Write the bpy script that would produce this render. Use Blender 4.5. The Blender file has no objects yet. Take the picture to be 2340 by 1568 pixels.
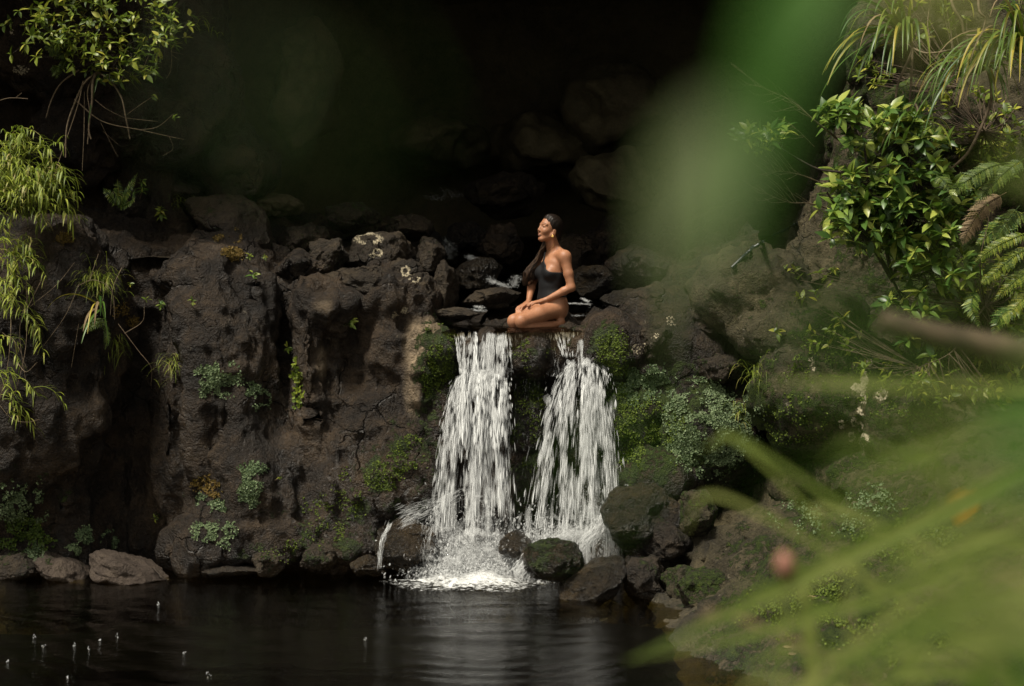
import bpy, math, random
import numpy as np
from mathutils import Vector, Matrix, Euler
from mathutils.bvhtree import BVHTree

random.seed(7)
RNG = np.random.default_rng(11)
SC = bpy.context.scene
COL = SC.collection

# ------------------------------------------------------------------ camera, light, exposure
CAM_H, FPX, HORIZ = 2.65, 4528.0, 560.0
PITCH = math.atan((784 - HORIZ) / FPX)
cam_d = bpy.data.cameras.new('camera')
cam = bpy.data.objects.new('camera', cam_d)
COL.objects.link(cam)
cam.location = (0, 0, CAM_H)
cam.rotation_euler = (math.radians(90) - PITCH, 0, 0)
cam_d.sensor_width = 36
cam_d.lens = FPX / 2340 * 36
cam_d.clip_start = 0.05
cam_d.clip_end = 400
cam_d.dof.use_dof = True
cam_d.dof.focus_distance = 15.9
cam_d.dof.aperture_fstop = 2.3
SC.camera = cam

SUN_EL, SUN_AZ = 63.0, -48.0          # elevation; azimuth of the light's source seen from the falls (0 = from the camera)
w = bpy.data.worlds.new('World')
SC.world = w
w.use_nodes = True
nt = w.node_tree
nt.nodes.clear()
sky = nt.nodes.new('ShaderNodeTexSky')
sky.sky_type = 'NISHITA'
sky.sun_disc = False
sky.sun_elevation = math.radians(SUN_EL)
sky.sun_rotation = math.radians(180 - SUN_AZ)
sky.air_density = 1.0
sky.dust_density = 4.0
sky.ozone_density = 1.0
hs = nt.nodes.new('ShaderNodeHueSaturation')
hs.inputs['Saturation'].default_value = 0.12       # overcast: a grey sky
bg = nt.nodes.new('ShaderNodeBackground')
bg.inputs['Strength'].default_value = 0.05
wo = nt.nodes.new('ShaderNodeOutputWorld')
nt.links.new(sky.outputs[0], hs.inputs['Color'])
wm = nt.nodes.new('ShaderNodeMix')                  # warm evening overcast
wm.data_type = 'RGBA'; wm.blend_type = 'MULTIPLY'; wm.inputs[0].default_value = 1
wm.inputs[7].default_value = (1.0, .955, .85, 1)
nt.links.new(hs.outputs[0], wm.inputs[6])
nt.links.new(wm.outputs[2], bg.inputs['Color'])
nt.links.new(bg.outputs[0], wo.inputs['Surface'])
sl = bpy.data.lights.new('sun', 'SUN')
sl.energy = 2.4
sl.angle = math.radians(11)
sl.color = (1.0, 0.93, 0.80)
so = bpy.data.objects.new('sun', sl)
COL.objects.link(so)
_el, _az = math.radians(SUN_EL), math.radians(SUN_AZ)
_src = Vector((math.sin(_az) * math.cos(_el), -math.cos(_az) * math.cos(_el), math.sin(_el)))
so.rotation_euler = (-_src).to_track_quat('-Z', 'Y').to_euler()
so.location = (-6, -6, 12)
SC.view_settings.view_transform = 'Standard'
SC.view_settings.look = 'None'
SC.view_settings.exposure = 1.12
SC.view_settings.gamma = 1.0
SC.view_settings.use_curve_mapping = False
SC.cycles.use_denoising = True
SC.cycles.transparent_max_bounces = 48
SC.cycles.max_bounces = 6
SC.cycles.sample_clamp_indirect = 4

_F = np.array((0, math.cos(PITCH), -math.sin(PITCH)))
_U = np.array((0, math.sin(PITCH), math.cos(PITCH)))
_C = np.array((0, 0, CAM_H))
def ray(px, py):
    d = _F * FPX + _U * (784 - py)
    d = d + np.array((px - 1170, 0, 0))
    return d / d[1]
def at(px, py, y):
    """the point at distance y from the lens that the photograph shows at (px, py)"""
    return _C + ray(px, py) * y

# ------------------------------------------------------------------ helpers
def tag(o, label=None, cat=None, group=None, kind=None):
    if label: o['label'] = label
    if cat: o['category'] = cat
    if group: o['group'] = group
    if kind: o['kind'] = kind
    return o
def link(o, parent=None):
    COL.objects.link(o)
    if parent is not None:
        o.parent = parent
    return o
def empty(name, loc, label, cat, group=None):
    o = bpy.data.objects.new(name, None)
    o.location = Vector([float(c) for c in loc])
    o.empty_display_size = 0.1
    link(o)
    return tag(o, label, cat, group)
def mesh(name, V, F, mat=None, smooth=True, attrs=None):
    """V (n,3); F (m,k) array or a list of such arrays"""
    V = np.asarray(V, dtype=np.float32)
    Fs = F if isinstance(F, list) else [F]
    Fs = [np.asarray(f, dtype=np.int32) for f in Fs if len(f)]
    me = bpy.data.meshes.new(name)
    me.vertices.add(len(V))
    me.vertices.foreach_set('co', V.ravel())
    idx = np.concatenate([f.ravel() for f in Fs])
    sizes = np.concatenate([np.full(len(f), f.shape[1], np.int32) for f in Fs])
    starts = np.concatenate([[0], np.cumsum(sizes)[:-1]]).astype(np.int32)
    me.loops.add(len(idx))
    me.loops.foreach_set('vertex_index', idx)
    me.polygons.add(len(sizes))
    me.polygons.foreach_set('loop_start', starts)
    me.polygons.foreach_set('loop_total', sizes)
    if smooth:
        me.polygons.foreach_set('use_smooth', np.ones(len(sizes), bool))
    me.update(calc_edges=True)
    me.validate()
    for k, a in (attrs or {}).items():
        at_ = me.attributes.new(k, 'FLOAT', 'POINT')
        at_.data.foreach_set('value', np.asarray(a, np.float32))
    if mat: me.materials.append(mat)
    return me
def obj(name, me, parent=None, loc=None):
    o = bpy.data.objects.new(name, me)
    if loc is not None:
        o.location = Vector([float(c) for c in loc])
    return link(o, parent)
def child_of_world(name, me, root):
    """a part whose mesh is given in world coordinates, under a root that only has a location"""
    me.transform(Matrix.Translation(-root.location))
    return obj(name, me, root)
class MB:
    def __init__(s): s.V, s.F3, s.F4, s.R, s.n = [], [], [], [], 0
    def add(s, V, F, r=0.0):
        V = np.asarray(V, float); F = np.asarray(F, int)
        s.V.append(V); (s.F4 if F.shape[1] == 4 else s.F3).append(F + s.n)
        s.R.append(np.full(len(V), r)); s.n += len(V)
    def mesh(s, name, mat, smooth=True):
        Fs = []
        if s.F4: Fs.append(np.concatenate(s.F4))
        if s.F3: Fs.append(np.concatenate(s.F3))
        return mesh(name, np.concatenate(s.V), Fs, mat, smooth, {'rnd': np.concatenate(s.R)})

def hsh(ix, iy, iz, seed=0):
    n = (ix.astype(np.int64) * 374761393 + iy.astype(np.int64) * 668265263 + iz.astype(np.int64) * 2147483647 + seed * 144665) & 0xffffffff
    n = ((n ^ (n >> 13)) * 1274126177) & 0xffffffff
    n = ((n ^ (n >> 16)) * 2246822519) & 0xffffffff
    n = n ^ (n >> 15)
    return n.astype(np.float64) / 4294967295.0
def vnoise(P, seed=0):
    P = np.asarray(P, float)
    i = np.floor(P).astype(np.int64); f = P - i
    u = f * f * f * (f * (f * 6 - 15) + 10)
    x, y, z = i[:, 0], i[:, 1], i[:, 2]
    def h(a, b, c): return hsh(x + a, y + b, z + c, seed)
    ux, uy, uz = u[:, 0], u[:, 1], u[:, 2]
    a = h(0,0,0)*(1-ux)+h(1,0,0)*ux; b = h(0,1,0)*(1-ux)+h(1,1,0)*ux
    c = h(0,0,1)*(1-ux)+h(1,0,1)*ux; d = h(0,1,1)*(1-ux)+h(1,1,1)*ux
    return ((a*(1-uy)+b*uy)*(1-uz)+(c*(1-uy)+d*uy)*uz)*2-1
def fbm(P, oct=4, seed=0, gain=.5, ridge=False):
    P = np.asarray(P, float); s = 0; a = 1; t = 0
    for o in range(oct):
        n = vnoise(P * 2.03**o + o * 17.3, seed + o)
        if ridge: n = 1 - 2 * np.abs(n)
        s = s + a * n; t += a; a *= gain
    return s / t
def worley(P, seed=0):
    P = np.asarray(P, float); i = np.floor(P).astype(np.int64)
    f1 = np.full(len(P), 9.0); f2 = np.full(len(P), 9.0)
    for a in (-1,0,1):
        for b in (-1,0,1):
            for c in (-1,0,1):
                x, y, z = i[:,0]+a, i[:,1]+b, i[:,2]+c
                d = np.sqrt((x+hsh(x,y,z,seed)-P[:,0])**2+(y+hsh(x,y,z,seed+1)-P[:,1])**2+(z+hsh(x,y,z,seed+2)-P[:,2])**2)
                m = d < f1
                f2 = np.where(m, f1, np.minimum(f2, d)); f1 = np.where(m, d, f1)
    return f1, f2

def surface_nets(f, o, h):
    s = f < 0
    nx, ny, nz = f.shape
    c = np.zeros((nx-1, ny-1, nz-1), np.uint8)
    for a in (0,1):
        for b in (0,1):
            for d in (0,1):
                c += s[a:nx-1+a, b:ny-1+b, d:nz-1+d]
    act = (c > 0) & (c < 8)
    A = np.argwhere(act)
    idx = np.full(act.shape, -1, np.int32); idx[act] = np.arange(len(A))
    acc = np.zeros((len(A), 3)); cnt = np.zeros(len(A))
    cor = [(a,b,d) for a in (0,1) for b in (0,1) for d in (0,1)]
    val = {k: f[A[:,0]+k[0], A[:,1]+k[1], A[:,2]+k[2]] for k in cor}
    for k in cor:
        for ax in range(3):
            if k[ax]: continue
            k2 = tuple(1 if j == ax else k[j] for j in range(3))
            fa, fb = val[k], val[k2]
            m = (fa < 0) != (fb < 0)
            t = np.zeros(len(A)); t[m] = fa[m] / (fa[m] - fb[m])
            p = np.tile(np.array(k, float), (len(A),1)); p[:,ax] += t
            acc[m] += p[m]; cnt[m] += 1
    V = np.asarray(o) + h * (A + acc / cnt[:,None])
    Q = []
    for ax in range(3):
        sl0 = [slice(1,-1)]*3; sl1 = [slice(1,-1)]*3
        sl0[ax] = slice(0,-1); sl1[ax] = slice(1,None)
        a, b = s[tuple(sl0)], s[tuple(sl1)]
        E = np.argwhere(a != b)
        if not len(E): continue
        ins = a[E[:,0],E[:,1],E[:,2]]
        off = np.ones(3, int); off[ax] = 0
        E = E + off
        u, v = (ax+1)%3, (ax+2)%3
        def cell(du, dv):
            C = E.copy(); C[:,u] += du; C[:,v] += dv
            return idx[C[:,0],C[:,1],C[:,2]]
        q = np.stack([cell(-1,-1), cell(0,-1), cell(0,0), cell(-1,0)], 1)
        q[~ins] = q[~ins][:, ::-1]
        Q.append(q)
    return V, np.concatenate(Q)

class SDF:
    """a field on a grid; primitives are joined into it with a smooth minimum"""
    def __init__(s, lo, hi, h, fill=1.0):
        s.o = np.array(lo, float); s.h = h
        s.n = np.ceil((np.array(hi) - s.o) / h).astype(int) + 1
        s.f = np.full(s.n, fill, np.float32)
    def coords(s, sl=None):
        ax = [s.o[i] + s.h * np.arange(s.n[i], dtype=np.float32) for i in range(3)]
        if sl: ax = [ax[i][sl[i]] for i in range(3)]
        return np.meshgrid(*ax, indexing='ij', sparse=True)
    def box(s, lo, hi):
        a = np.clip(np.floor((np.array(lo)-s.o)/s.h).astype(int), 0, s.n)
        b = np.clip(np.ceil((np.array(hi)-s.o)/s.h).astype(int)+1, 0, s.n)
        return tuple(slice(a[i], max(a[i], b[i])) for i in range(3))
    def join(s, sl, d, k, sub=False):
        f = s.f[sl]
        if d.size == 0: return
        if sub:
            h = np.clip(.5 - .5*(f + d)/k, 0, 1) if k > 0 else (f < -d)
            s.f[sl] = f*(1-h) + (-d)*h + k*h*(1-h)
        else:
            h = np.clip(.5 + .5*(f - d)/k, 0, 1) if k > 0 else (d < f)
            s.f[sl] = f*(1-h) + d*h - k*h*(1-h)
    def capsule(s, a, b, ra, rb=None, k=.02, sub=False):
        rb = ra if rb is None else rb
        a, b = np.array(a, float), np.array(b, float); R = max(ra, rb) + k*2.5 + 3*s.h
        sl = s.box(np.minimum(a,b)-R, np.maximum(a,b)+R)
        x,y,z = s.coords(sl); ab = b-a
        t = np.clip(((x-a[0])*ab[0]+(y-a[1])*ab[1]+(z-a[2])*ab[2])/max(ab@ab,1e-9), 0, 1)
        d = np.sqrt((x-a[0]-t*ab[0])**2+(y-a[1]-t*ab[1])**2+(z-a[2]-t*ab[2])**2) - (ra+(rb-ra)*t)
        s.join(sl, d.astype(np.float32), k, sub)
    def ellipsoid(s, c, r, k=.02, rot=None, sub=False):
        c, r = np.array(c, float), np.array(r, float); R = r.max() + k*2.5 + 3*s.h
        sl = s.box(c-R, c+R)
        x,y,z = s.coords(sl); x, y, z = x-c[0], y-c[1], z-c[2]
        if rot is not None:
            M = np.array(rot)      # rows = local axes
            x, y, z = (M[i,0]*x + M[i,1]*y + M[i,2]*z for i in range(3))
        k0 = np.sqrt((x/r[0])**2+(y/r[1])**2+(z/r[2])**2)
        k1 = np.sqrt((x/r[0]**2)**2+(y/r[1]**2)**2+(z/r[2]**2)**2)
        d = k0*(k0-1)/np.maximum(k1, 1e-6)
        s.join(sl, d.astype(np.float32), k, sub)
    def mesh(s): return surface_nets(s.f, s.o, s.h)
def vnormals(V, Q):
    N = np.zeros_like(V)
    a = V[Q[:,0]]; b = V[Q[:,1]]; c = V[Q[:,2]]; d = V[Q[:,-1]] if Q.shape[1] == 4 else a
    n = np.cross(c - a, d - b) if Q.shape[1] == 4 else np.cross(b - a, c - a)
    for i in range(Q.shape[1]):
        for k in range(3):
            N[:,k] += np.bincount(Q[:,i], n[:,k], len(V))
    return N / np.maximum(np.linalg.norm(N, axis=1, keepdims=True), 1e-12)
def rotm(rx, ry, rz):
    return np.array(Euler((math.radians(rx), math.radians(ry), math.radians(rz))).to_matrix())

def tube(P, R, n=6):
    """verts and quads of a tapering tube along the points P"""
    P = np.asarray(P, float); R = np.broadcast_to(np.asarray(R, float), (len(P),))
    T = np.gradient(P, axis=0); T /= np.maximum(np.linalg.norm(T, axis=1, keepdims=True), 1e-9)
    ref = np.array((0,0,1.)) if abs(T[:,2]).mean() < .8 else np.array((1.,0,0))
    A = np.cross(T, ref); A /= np.maximum(np.linalg.norm(A, axis=1, keepdims=True), 1e-9)
    B = np.cross(T, A)
    th = np.arange(n) * 2*math.pi/n
    V = P[:,None,:] + R[:,None,None]*(np.cos(th)[None,:,None]*A[:,None,:] + np.sin(th)[None,:,None]*B[:,None,:])
    i = np.arange(len(P)-1)[:,None]*n; j = np.arange(n)[None,:]; j2 = (j+1)%n
    F = np.stack([i+j, i+j2, i+n+j2, i+n+j], -1).reshape(-1,4)
    return V.reshape(-1,3), F
def spline(P, n=8):
    P = np.asarray(P, float)
    if len(P) < 3:
        t = np.linspace(0, 1, n)[:,None]; return P[0]*(1-t)+P[-1]*t
    Q = np.vstack([2*P[0]-P[1], P, 2*P[-1]-P[-2]]); out = []
    for i in range(1, len(Q)-2):
        t = np.linspace(0, 1, n, endpoint=(i == len(Q)-3))[:,None]
        a,b,c,d = Q[i-1],Q[i],Q[i+1],Q[i+2]
        out.append(.5*((2*b)+(c-a)*t+(2*a-5*b+4*c-d)*t*t+(3*b-a-3*c+d)*t**3))
    return np.concatenate(out)

# ------------------------------------------------------------------ materials
class NT:
    def __init__(s, name):
        s.m = bpy.data.materials.new(name); s.m.use_nodes = True
        s.t = s.m.node_tree; s.t.nodes.clear()
        s.out = s.n('ShaderNodeOutputMaterial')
    def n(s, kind, **kw):
        nd = s.t.nodes.new(kind)
        for k, v in kw.items():
            if k.startswith('_'): setattr(nd, k[1:], v)
            else:
                key = k.replace('__', ' ')
                s.set(nd.inputs[key if not key.isdigit() else int(key)], v)
        return nd
    def set(s, inp, v):
        if isinstance(v, bpy.types.NodeSocket): s.t.links.new(v, inp)
        elif isinstance(v, bpy.types.Node): s.t.links.new(v.outputs[0], inp)
        else: inp.default_value = v
    def math(s, op, a, b=0.5, c=0.0, clamp=False):
        nd = s.t.nodes.new('ShaderNodeMath'); nd.operation = op; nd.use_clamp = clamp
        for i, v in enumerate((a, b, c)): s.set(nd.inputs[i], v)
        return nd.outputs[0]
    def mix(s, f, a, b):
        nd = s.t.nodes.new('ShaderNodeMix'); nd.data_type = 'RGBA'
        s.set(nd.inputs[0], f)
        for i, v in ((6, a), (7, b)): s.set(nd.inputs[i], (*v, 1) if isinstance(v, tuple) and len(v) == 3 else v)
        return nd.outputs[2]
    def ramp(s, f, stops, interp='LINEAR'):
        nd = s.t.nodes.new('ShaderNodeValToRGB'); s.set(nd.inputs[0], f)
        e = nd.color_ramp.elements; nd.color_ramp.interpolation = interp
        while len(e) < len(stops): e.new(.5)
        for el, (p, c) in zip(e, stops):
            el.position = p; el.color = (*c, 1) if isinstance(c, tuple) else (c, c, c, 1)
        return nd.outputs[0]
    def noise(s, v, scale, detail=4, rough=.55, dist=0.0):
        return s.n('ShaderNodeTexNoise', Vector=v, Scale=scale, Detail=detail, Roughness=rough, Distortion=dist).outputs[0]
    def attr(s, name):
        return s.n('ShaderNodeAttribute', _attribute_name=name).outputs['Fac']
    def done(s, shader):
        s.t.links.new(shader.outputs[0] if isinstance(shader, bpy.types.Node) else shader, s.out.inputs['Surface'])
        return s.m

def rock_mat(name, c0, c1, c2, rough=.72, lichen=.0, moss=0.0, bump=1.0, scale=1.0):
    m = NT(name)
    p = m.n('ShaderNodeNewGeometry').outputs['Position']
    big = m.noise(p, 1.7*scale, 6, .6, .4)
    mid = m.noise(p, 11*scale, 6, .62)
    fine = m.noise(p, 60*scale, 5, .65)
    pit = m.n('ShaderNodeTexVoronoi', Vector=p, Scale=46*scale).outputs['Distance']
    v = m.math('ADD', m.math('MULTIPLY', big, .55), m.math('ADD', m.math('MULTIPLY', mid, .3), m.math('MULTIPLY', fine, .25)))
    col = m.ramp(v, [(.40, c0), (.53, c1), (.68, c2)])
    spk = m.ramp(m.math('ADD', m.math('MULTIPLY', pit, 1.2), m.math('MULTIPLY', fine, .8)), [(.45, .35), (.72, 1.)])
    col = m.mix(m.math('SUBTRACT', 1., spk), col, c0)
    # thin cracks between blocks
    wv = m.n('ShaderNodeVectorMath', _operation='MULTIPLY_ADD'); m.set(wv.inputs[0], m.n('ShaderNodeTexNoise', Vector=p, Scale=3.0*scale, Detail=4.0).outputs['Color'])
    wv.inputs[1].default_value = (.55, .55, .55); m.set(wv.inputs[2], p)
    ce = m.n('ShaderNodeTexVoronoi', _feature='DISTANCE_TO_EDGE', Vector=wv.outputs[0], Scale=2.3*scale).outputs['Distance']
    crk = m.math('MULTIPLY', m.ramp(ce, [(.0, 1.), (.035, 0.)]), m.ramp(m.noise(p, 1.3, 2), [(.52, 0.), (.62, 1.)]))
    col = m.mix(m.math('MULTIPLY', crk, .5*min(bump, 1.)), col, tuple(c*.5 for c in c0))
    # pale mineral, a rib's painted lit edge, crustose lichen spots of their own shape
    lic = m.noise(p, 15, 5, .7, .8)
    lf = m.math('MULTIPLY', m.ramp(lic, [(.63, 0.), (.68, 1.)]), m.math('ADD', m.attr('lichen'), lichen, clamp=True))
    col = m.mix(lf, col, (.26, .23, .17))
    pale = m.math('MULTIPLY', m.attr('pale'), m.ramp(m.noise(p, 9, 6, .7), [(.35, .25), (.6, 1.)]), clamp=True)
    col = m.mix(pale, col, (.33, .25, .16))
    # moss
    mn = m.math('ADD', m.noise(p, 7, 7, .7), m.math('MULTIPLY', m.noise(p, 45, 3), .35))
    mf = m.math('ADD', m.math('ADD', m.attr('moss'), moss), m.math('MULTIPLY', m.math('SUBTRACT', mn, .72), 2.6))
    mf = m.ramp(mf, [(.42, 0.), (.62, 1.)])
    mcol = m.ramp(m.noise(p, 24, 4, .7), [(.3, (.014, .022, .004)), (.55, (.04, .062, .009)), (.75, (.085, .105, .018))])
    col = m.mix(mf, col, mcol)
    wet = m.attr('wet')
    r = m.math('SUBTRACT', rough, m.math('MULTIPLY', wet, .24))
    r = m.math('ADD', r, m.math('MULTIPLY', mf, .25), clamp=True)
    hgt = m.math('ADD', m.math('MULTIPLY', mid, .9), m.math('ADD', m.math('MULTIPLY', fine, .35), m.math('MULTIPLY', m.math('MINIMUM', pit, .3), .35)))
    hgt = m.math('ADD', hgt, m.math('MULTIPLY', m.math('MULTIPLY', mf, m.noise(p, 90, 4)), .8))
    hgt = m.math('SUBTRACT', hgt, m.math('MULTIPLY', crk, .55*min(bump, 1.)))
    b = m.n('ShaderNodeBump', Height=hgt, Strength=1.0*bump, Distance=.07)
    bs = m.n('ShaderNodeBsdfPrincipled', Normal=b, Roughness=r)
    m.set(bs.inputs['Base Color'], col)
    m.set(bs.inputs['Specular IOR Level'], m.math('ADD', .30, m.math('MULTIPLY', wet, .2)))
    return m.done(bs)

def leaf_mat(name, stops, rough=.42, trans=.3, spec=.4, vein=False):
    """stops: colour by a number of its own for each leaf"""
    m = NT(name)
    r = m.math('FRACT', m.math('ADD', m.attr('rnd'), m.n('ShaderNodeObjectInfo').outputs['Random']))
    p = m.n('ShaderNodeNewGeometry').outputs['Position']
    r = m.math('ADD', r, m.math('MULTIPLY', m.math('SUBTRACT', m.noise(p, 30, 3), .5), .25), clamp=True)
    col = m.ramp(r, stops)
    bs = m.n('ShaderNodeBsdfPrincipled', Roughness=rough)
    m.set(bs.inputs['Base Color'], col); bs.inputs['Specular IOR Level'].default_value = spec
    tr = m.n('ShaderNodeBsdfTranslucent', Color=m.mix(.45, col, (.12, .2, .01)))
    return m.done(m.n('ShaderNodeMixShader', **{'0': trans, '1': bs, '2': tr}))
def plain_mat(name, col, rough=.6, spec=.4, var=.25, scale=30, metal=0, sss=0):
    m = NT(name)
    p = m.n('ShaderNodeNewGeometry').outputs['Position']
    n = m.noise(p, scale, 4)
    dark = tuple(c*(1-var) for c in col); lite = tuple(min(1, c*(1+var)) for c in col)
    bs = m.n('ShaderNodeBsdfPrincipled', Roughness=rough, Metallic=metal)
    m.set(bs.inputs['Base Color'], m.ramp(n, [(.35, dark), (.65, lite)])); bs.inputs['Specular IOR Level'].default_value = spec
    if sss:
        bs.inputs['Subsurface Weight'].default_value = sss
        bs.inputs['Subsurface Radius'].default_value = (.012, .005, .003)
    return m.done(bs)

M_CLIFF = rock_mat('basalt', (.0036, .0026, .0017), (.0155, .0103, .0061), (.056, .037, .0205), .52, lichen=.06)  # dark basalt, darkened further in the colour to stand for shade on the left
M_BOULDER = rock_mat('brown basalt', (.006, .0045, .0027), (.022, .0155, .009), (.060, .043, .024), .62, lichen=.05)
M_WET = rock_mat('wet basalt', (.006, .0045, .003), (.017, .0125, .007), (.05, .034, .016), .50, bump=1.2)
M_WARM = rock_mat('waterline rock', (.03, .021, .016), (.055, .04, .03), (.085, .064, .046), .7)
M_BANK = rock_mat('bank rock', (.015, .012, .006), (.042, .034, .017), (.10, .080, .041), .78, lichen=.35, moss=.27)
M_CAVE = rock_mat('cave rock', (.05, .042, .021), (.09, .075, .04), (.14, .115, .06), .8, scale=.7, bump=.45)
M_BED = rock_mat('pool bed', (.05, .038, .018), (.10, .075, .034), (.17, .12, .055), .8)
M_SHRUB = leaf_mat('shrub leaf', [(0, (.035, .08, .016)), (.35, (.085, .165, .03)), (.7, (.19, .28, .045)), (1, (.38, .42, .08))], .34, .3)
M_YSHRUB = leaf_mat('yellow green leaf', [(0, (.05, .085, .012)), (.35, (.13, .19, .022)), (.75, (.24, .29, .035)), (1, (.42, .40, .06))], .42, .32)
M_BAMBOO = leaf_mat('bamboo grass blade', [(0, (.10, .14, .018)), (.4, (.20, .26, .03)), (.85, (.34, .38, .05)), (1, (.36, .29, .11))], .5, .35)
M_STRAP = leaf_mat('strap leaf', [(0, (.035, .085, .014)), (.5, (.09, .165, .025)), (.75, (.19, .22, .03)), (1, (.42, .33, .05))], .38, .25)
M_FERN = leaf_mat('fern', [(0, (.04, .075, .012)), (.6, (.09, .14, .02)), (1, (.16, .2, .03))], .55, .3)
M_LIVER = leaf_mat('grey green leaflets', [(0, (.05, .085, .035)), (.5, (.12, .175, .08)), (1, (.22, .28, .14))], .6, .15)
M_OCHRE = leaf_mat('ochre moss', [(0, (.06, .04, .008)), (.5, (.14, .085, .015)), (1, (.2, .14, .03))], .7, .15)
M_MOSS = leaf_mat('moss leaflets', [(0, (.03, .055, .005)), (.5, (.075, .115, .010)), (1, (.15, .20, .022))], .7, .2)
M_LICH = plain_mat('pale lichen', (.30, .26, .18), .85, .2, .45, 70)
M_FGREEN = leaf_mat('near green leaf', [(0, (.03, .105, .004)), (1, (.06, .15, .008))], .45, .3)
M_FSHEEN = leaf_mat('near leaf sheen', [(0, (.075, .115, .032)), (1, (.11, .15, .05))], .5, .3)  # pale colour stands in for light sheen on glossy near leaves
M_FGRASS = leaf_mat('near grass blade', [(0, (.09, .15, .018)), (.6, (.19, .24, .045)), (1, (.34, .36, .11))], .5, .35)
M_TWIG = plain_mat('bark', (.085, .06, .038), .8, .3, .4)
M_DEADTW = plain_mat('dry root', (.16, .12, .075), .8, .3, .35)
M_DARKTW = plain_mat('dark bark', (.03, .022, .015), .8, .3, .3)
M_DRY = leaf_mat('dry leaf', [(0, (.12, .08, .04)), (1, (.28, .2, .1))], .7, .2)
M_ORANGE = leaf_mat('orange leaf', [(0, (.60, .22, .01)), (1, (.66, .27, .015))], .5, .3)
M_HOSE = plain_mat('black hose', (.02, .022, .028), .35, .5, .3)

# ------------------------------------------------------------------ the ground: cliff, bank, cave, pool
BVH = []
def add_bvh(V, F):
    BVH.append(BVHTree.FromPolygons(V.tolist(), F.tolist()))
def hit(px, py, ymin=0, only=None):
    d = Vector(ray(px, py).tolist()); o = Vector((0, 0, CAM_H)) + d * ymin
    d.normalize(); best = None
    for i, b in enumerate(BVH):
        if only is not None and i not in only: continue
        l, n, _, dist = b.ray_cast(o, d)
        if l is not None and (best is None or dist < best[2]):
            if n.dot(d) > 0: n = -n
            best = (np.array(l), np.array(n), dist)
    return best
def topx(V):
    """where the photograph shows the points (pixels of the 2340 wide picture)"""
    D = V - _C
    f = D @ _F
    return 1170 + FPX * D[:,0] / f, 784 - FPX * (D @ _U) / f
def patches(V, L):
    """a mask that is 1 inside each ellipse (px, py, rx, ry, amount)"""
    x, y = topx(V); s = np.zeros(len(V))
    for (a, b, rx, ry, am) in L:
        d = ((x-a)/rx)**2 + ((y-b)/ry)**2
        s = np.maximum(s, am*np.clip(1.35 - d*.7, 0, 1))
    return s
def smax(a, b, k):
    h = np.clip(.5 - .5*(a-b)/k, 0, 1)
    return a*(1-h) + b*h + k*h*(1-h)
def roughen(V, Q, spec, seed=0):
    """push the vertices along their normals by noise at several sizes"""
    for (amp, sc, ridge, o) in spec:
        N = vnormals(V, Q)
        P = V * np.array(sc)
        V = V + N * (amp * fbm(P, o, seed + int(abs(amp)*1e4), .5, ridge))[:,None]
    return V

# --- the cliff with the ledge the stream runs over, and the rock wall above it on the left
cl = SDF((-5.3, 15.15, -.5), (2.15, 19.2, 5.4), .027)
X, Y, Z = cl.coords()
_tp = [(-400,520),(40,548),(150,540),(250,585),(320,622),(470,600),(560,620),(640,655),(740,668),(860,650),(930,690),(975,735),(1010,768),(1430,768),(1470,728),(1560,705),(1680,640),(1800,560)]
ztop = np.interp(X, [(a-1170)/277.8 for a,_ in _tp], [2.65-(b-560)/277.8 for _,b in _tp])
_fx = [-5.3,-3.6,-3.2,-2.6,-2.1,-1.9,-1.6,-1.2,-.6,-.45,.95,1.1,1.6,2.2]
_fy = [15.95,16.0,16.5,16.3,16.15,16.4,16.2,16.35,16.3,16.42,16.42,16.3,16.35,16.5]
yf = np.interp(X, _fx, _fy) + .10*(Z-1)
flat = np.clip((X+.75)/.15, 0, 1)*np.clip((1.25-X)/.2, 0, 1)
zt = ztop + (1-flat)*.22*np.clip(Y-16.6, 0, 3)
cl.f[:] = smax(yf - Y, Z - zt, .12)
wall = smax(17.35 + .12*(Z-2.5) + .25*np.sin(X*2.1+Z) - Y, X + 2.9 + .18*np.sin(Z*2.3), .3)
cl.f[:] = np.minimum(cl.f, wall)
del wall
def E(px, py, y, rx, rz, ry, k=.12, rot=(0,0,0), sub=False, F=cl):
    F.ellipsoid(at(px, py, y), (rx/277.8, ry, rz/277.8), k, rotm(*rot).T, sub)
def Cp(p, q, ra, rb, k=.12, sub=False, F=cl):
    F.capsule(at(*p), at(*q), ra, rb, k, sub)
# left bulge, its undercut, and the ribs
E(150, 740, 16.25, 150, 205, .62, .15, (0, 6, 0))
E(60, 980, 16.05, 150, 190, .5, .15, (0, 18, 0))
E(215, 905, 16.1, 60, 170, .4, .15, (0, 14, 0))
Cp((300,690,15.95), (318,1240,15.95), .13, .26, .10, True)
Cp((255,1050,15.8), (330,1235,15.8), .25, .32, .12, True)
E(90, 1215, 15.6, 150, 62, .42, .08, (0,-8,0), True)
E(470, 900, 16.45, 115, 330, .55, .12, (0, 4, 0))
E(560, 1000, 16.4, 75, 330, .5, .10, (0, -3, 0))
E(470, 640, 16.75, 130, 55, .5, .12)
Cp((395,700,15.95), (405,1190,16.0), .05, .10, .08, True)
Cp((655,730,15.95), (668,1030,16.0), .11, .15, .06, True)
E(715, 860, 16.4, 44, 230, .40, .08, (0, -4, 0))
E(750, 700, 16.5, 75, 60, .4, .12)
Cp((790,760,15.95), (800,930,16.0), .10, .13, .08, True)
E(880, 800, 16.55, 85, 85, .40, .14)
E(900, 690, 16.7, 90, 60, .4, .18)
E(860, 960, 16.5, 95, 140, .38, .2)
E(960, 850, 16.42, 42, 130, .32, .08, (0, 5, 0))
E(620, 1120, 16.25, 120, 130, .35, .25)
E(800, 1120, 16.25, 110, 120, .36, .25)
E(930, 1090, 16.3, 80, 130, .34, .22)
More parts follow.
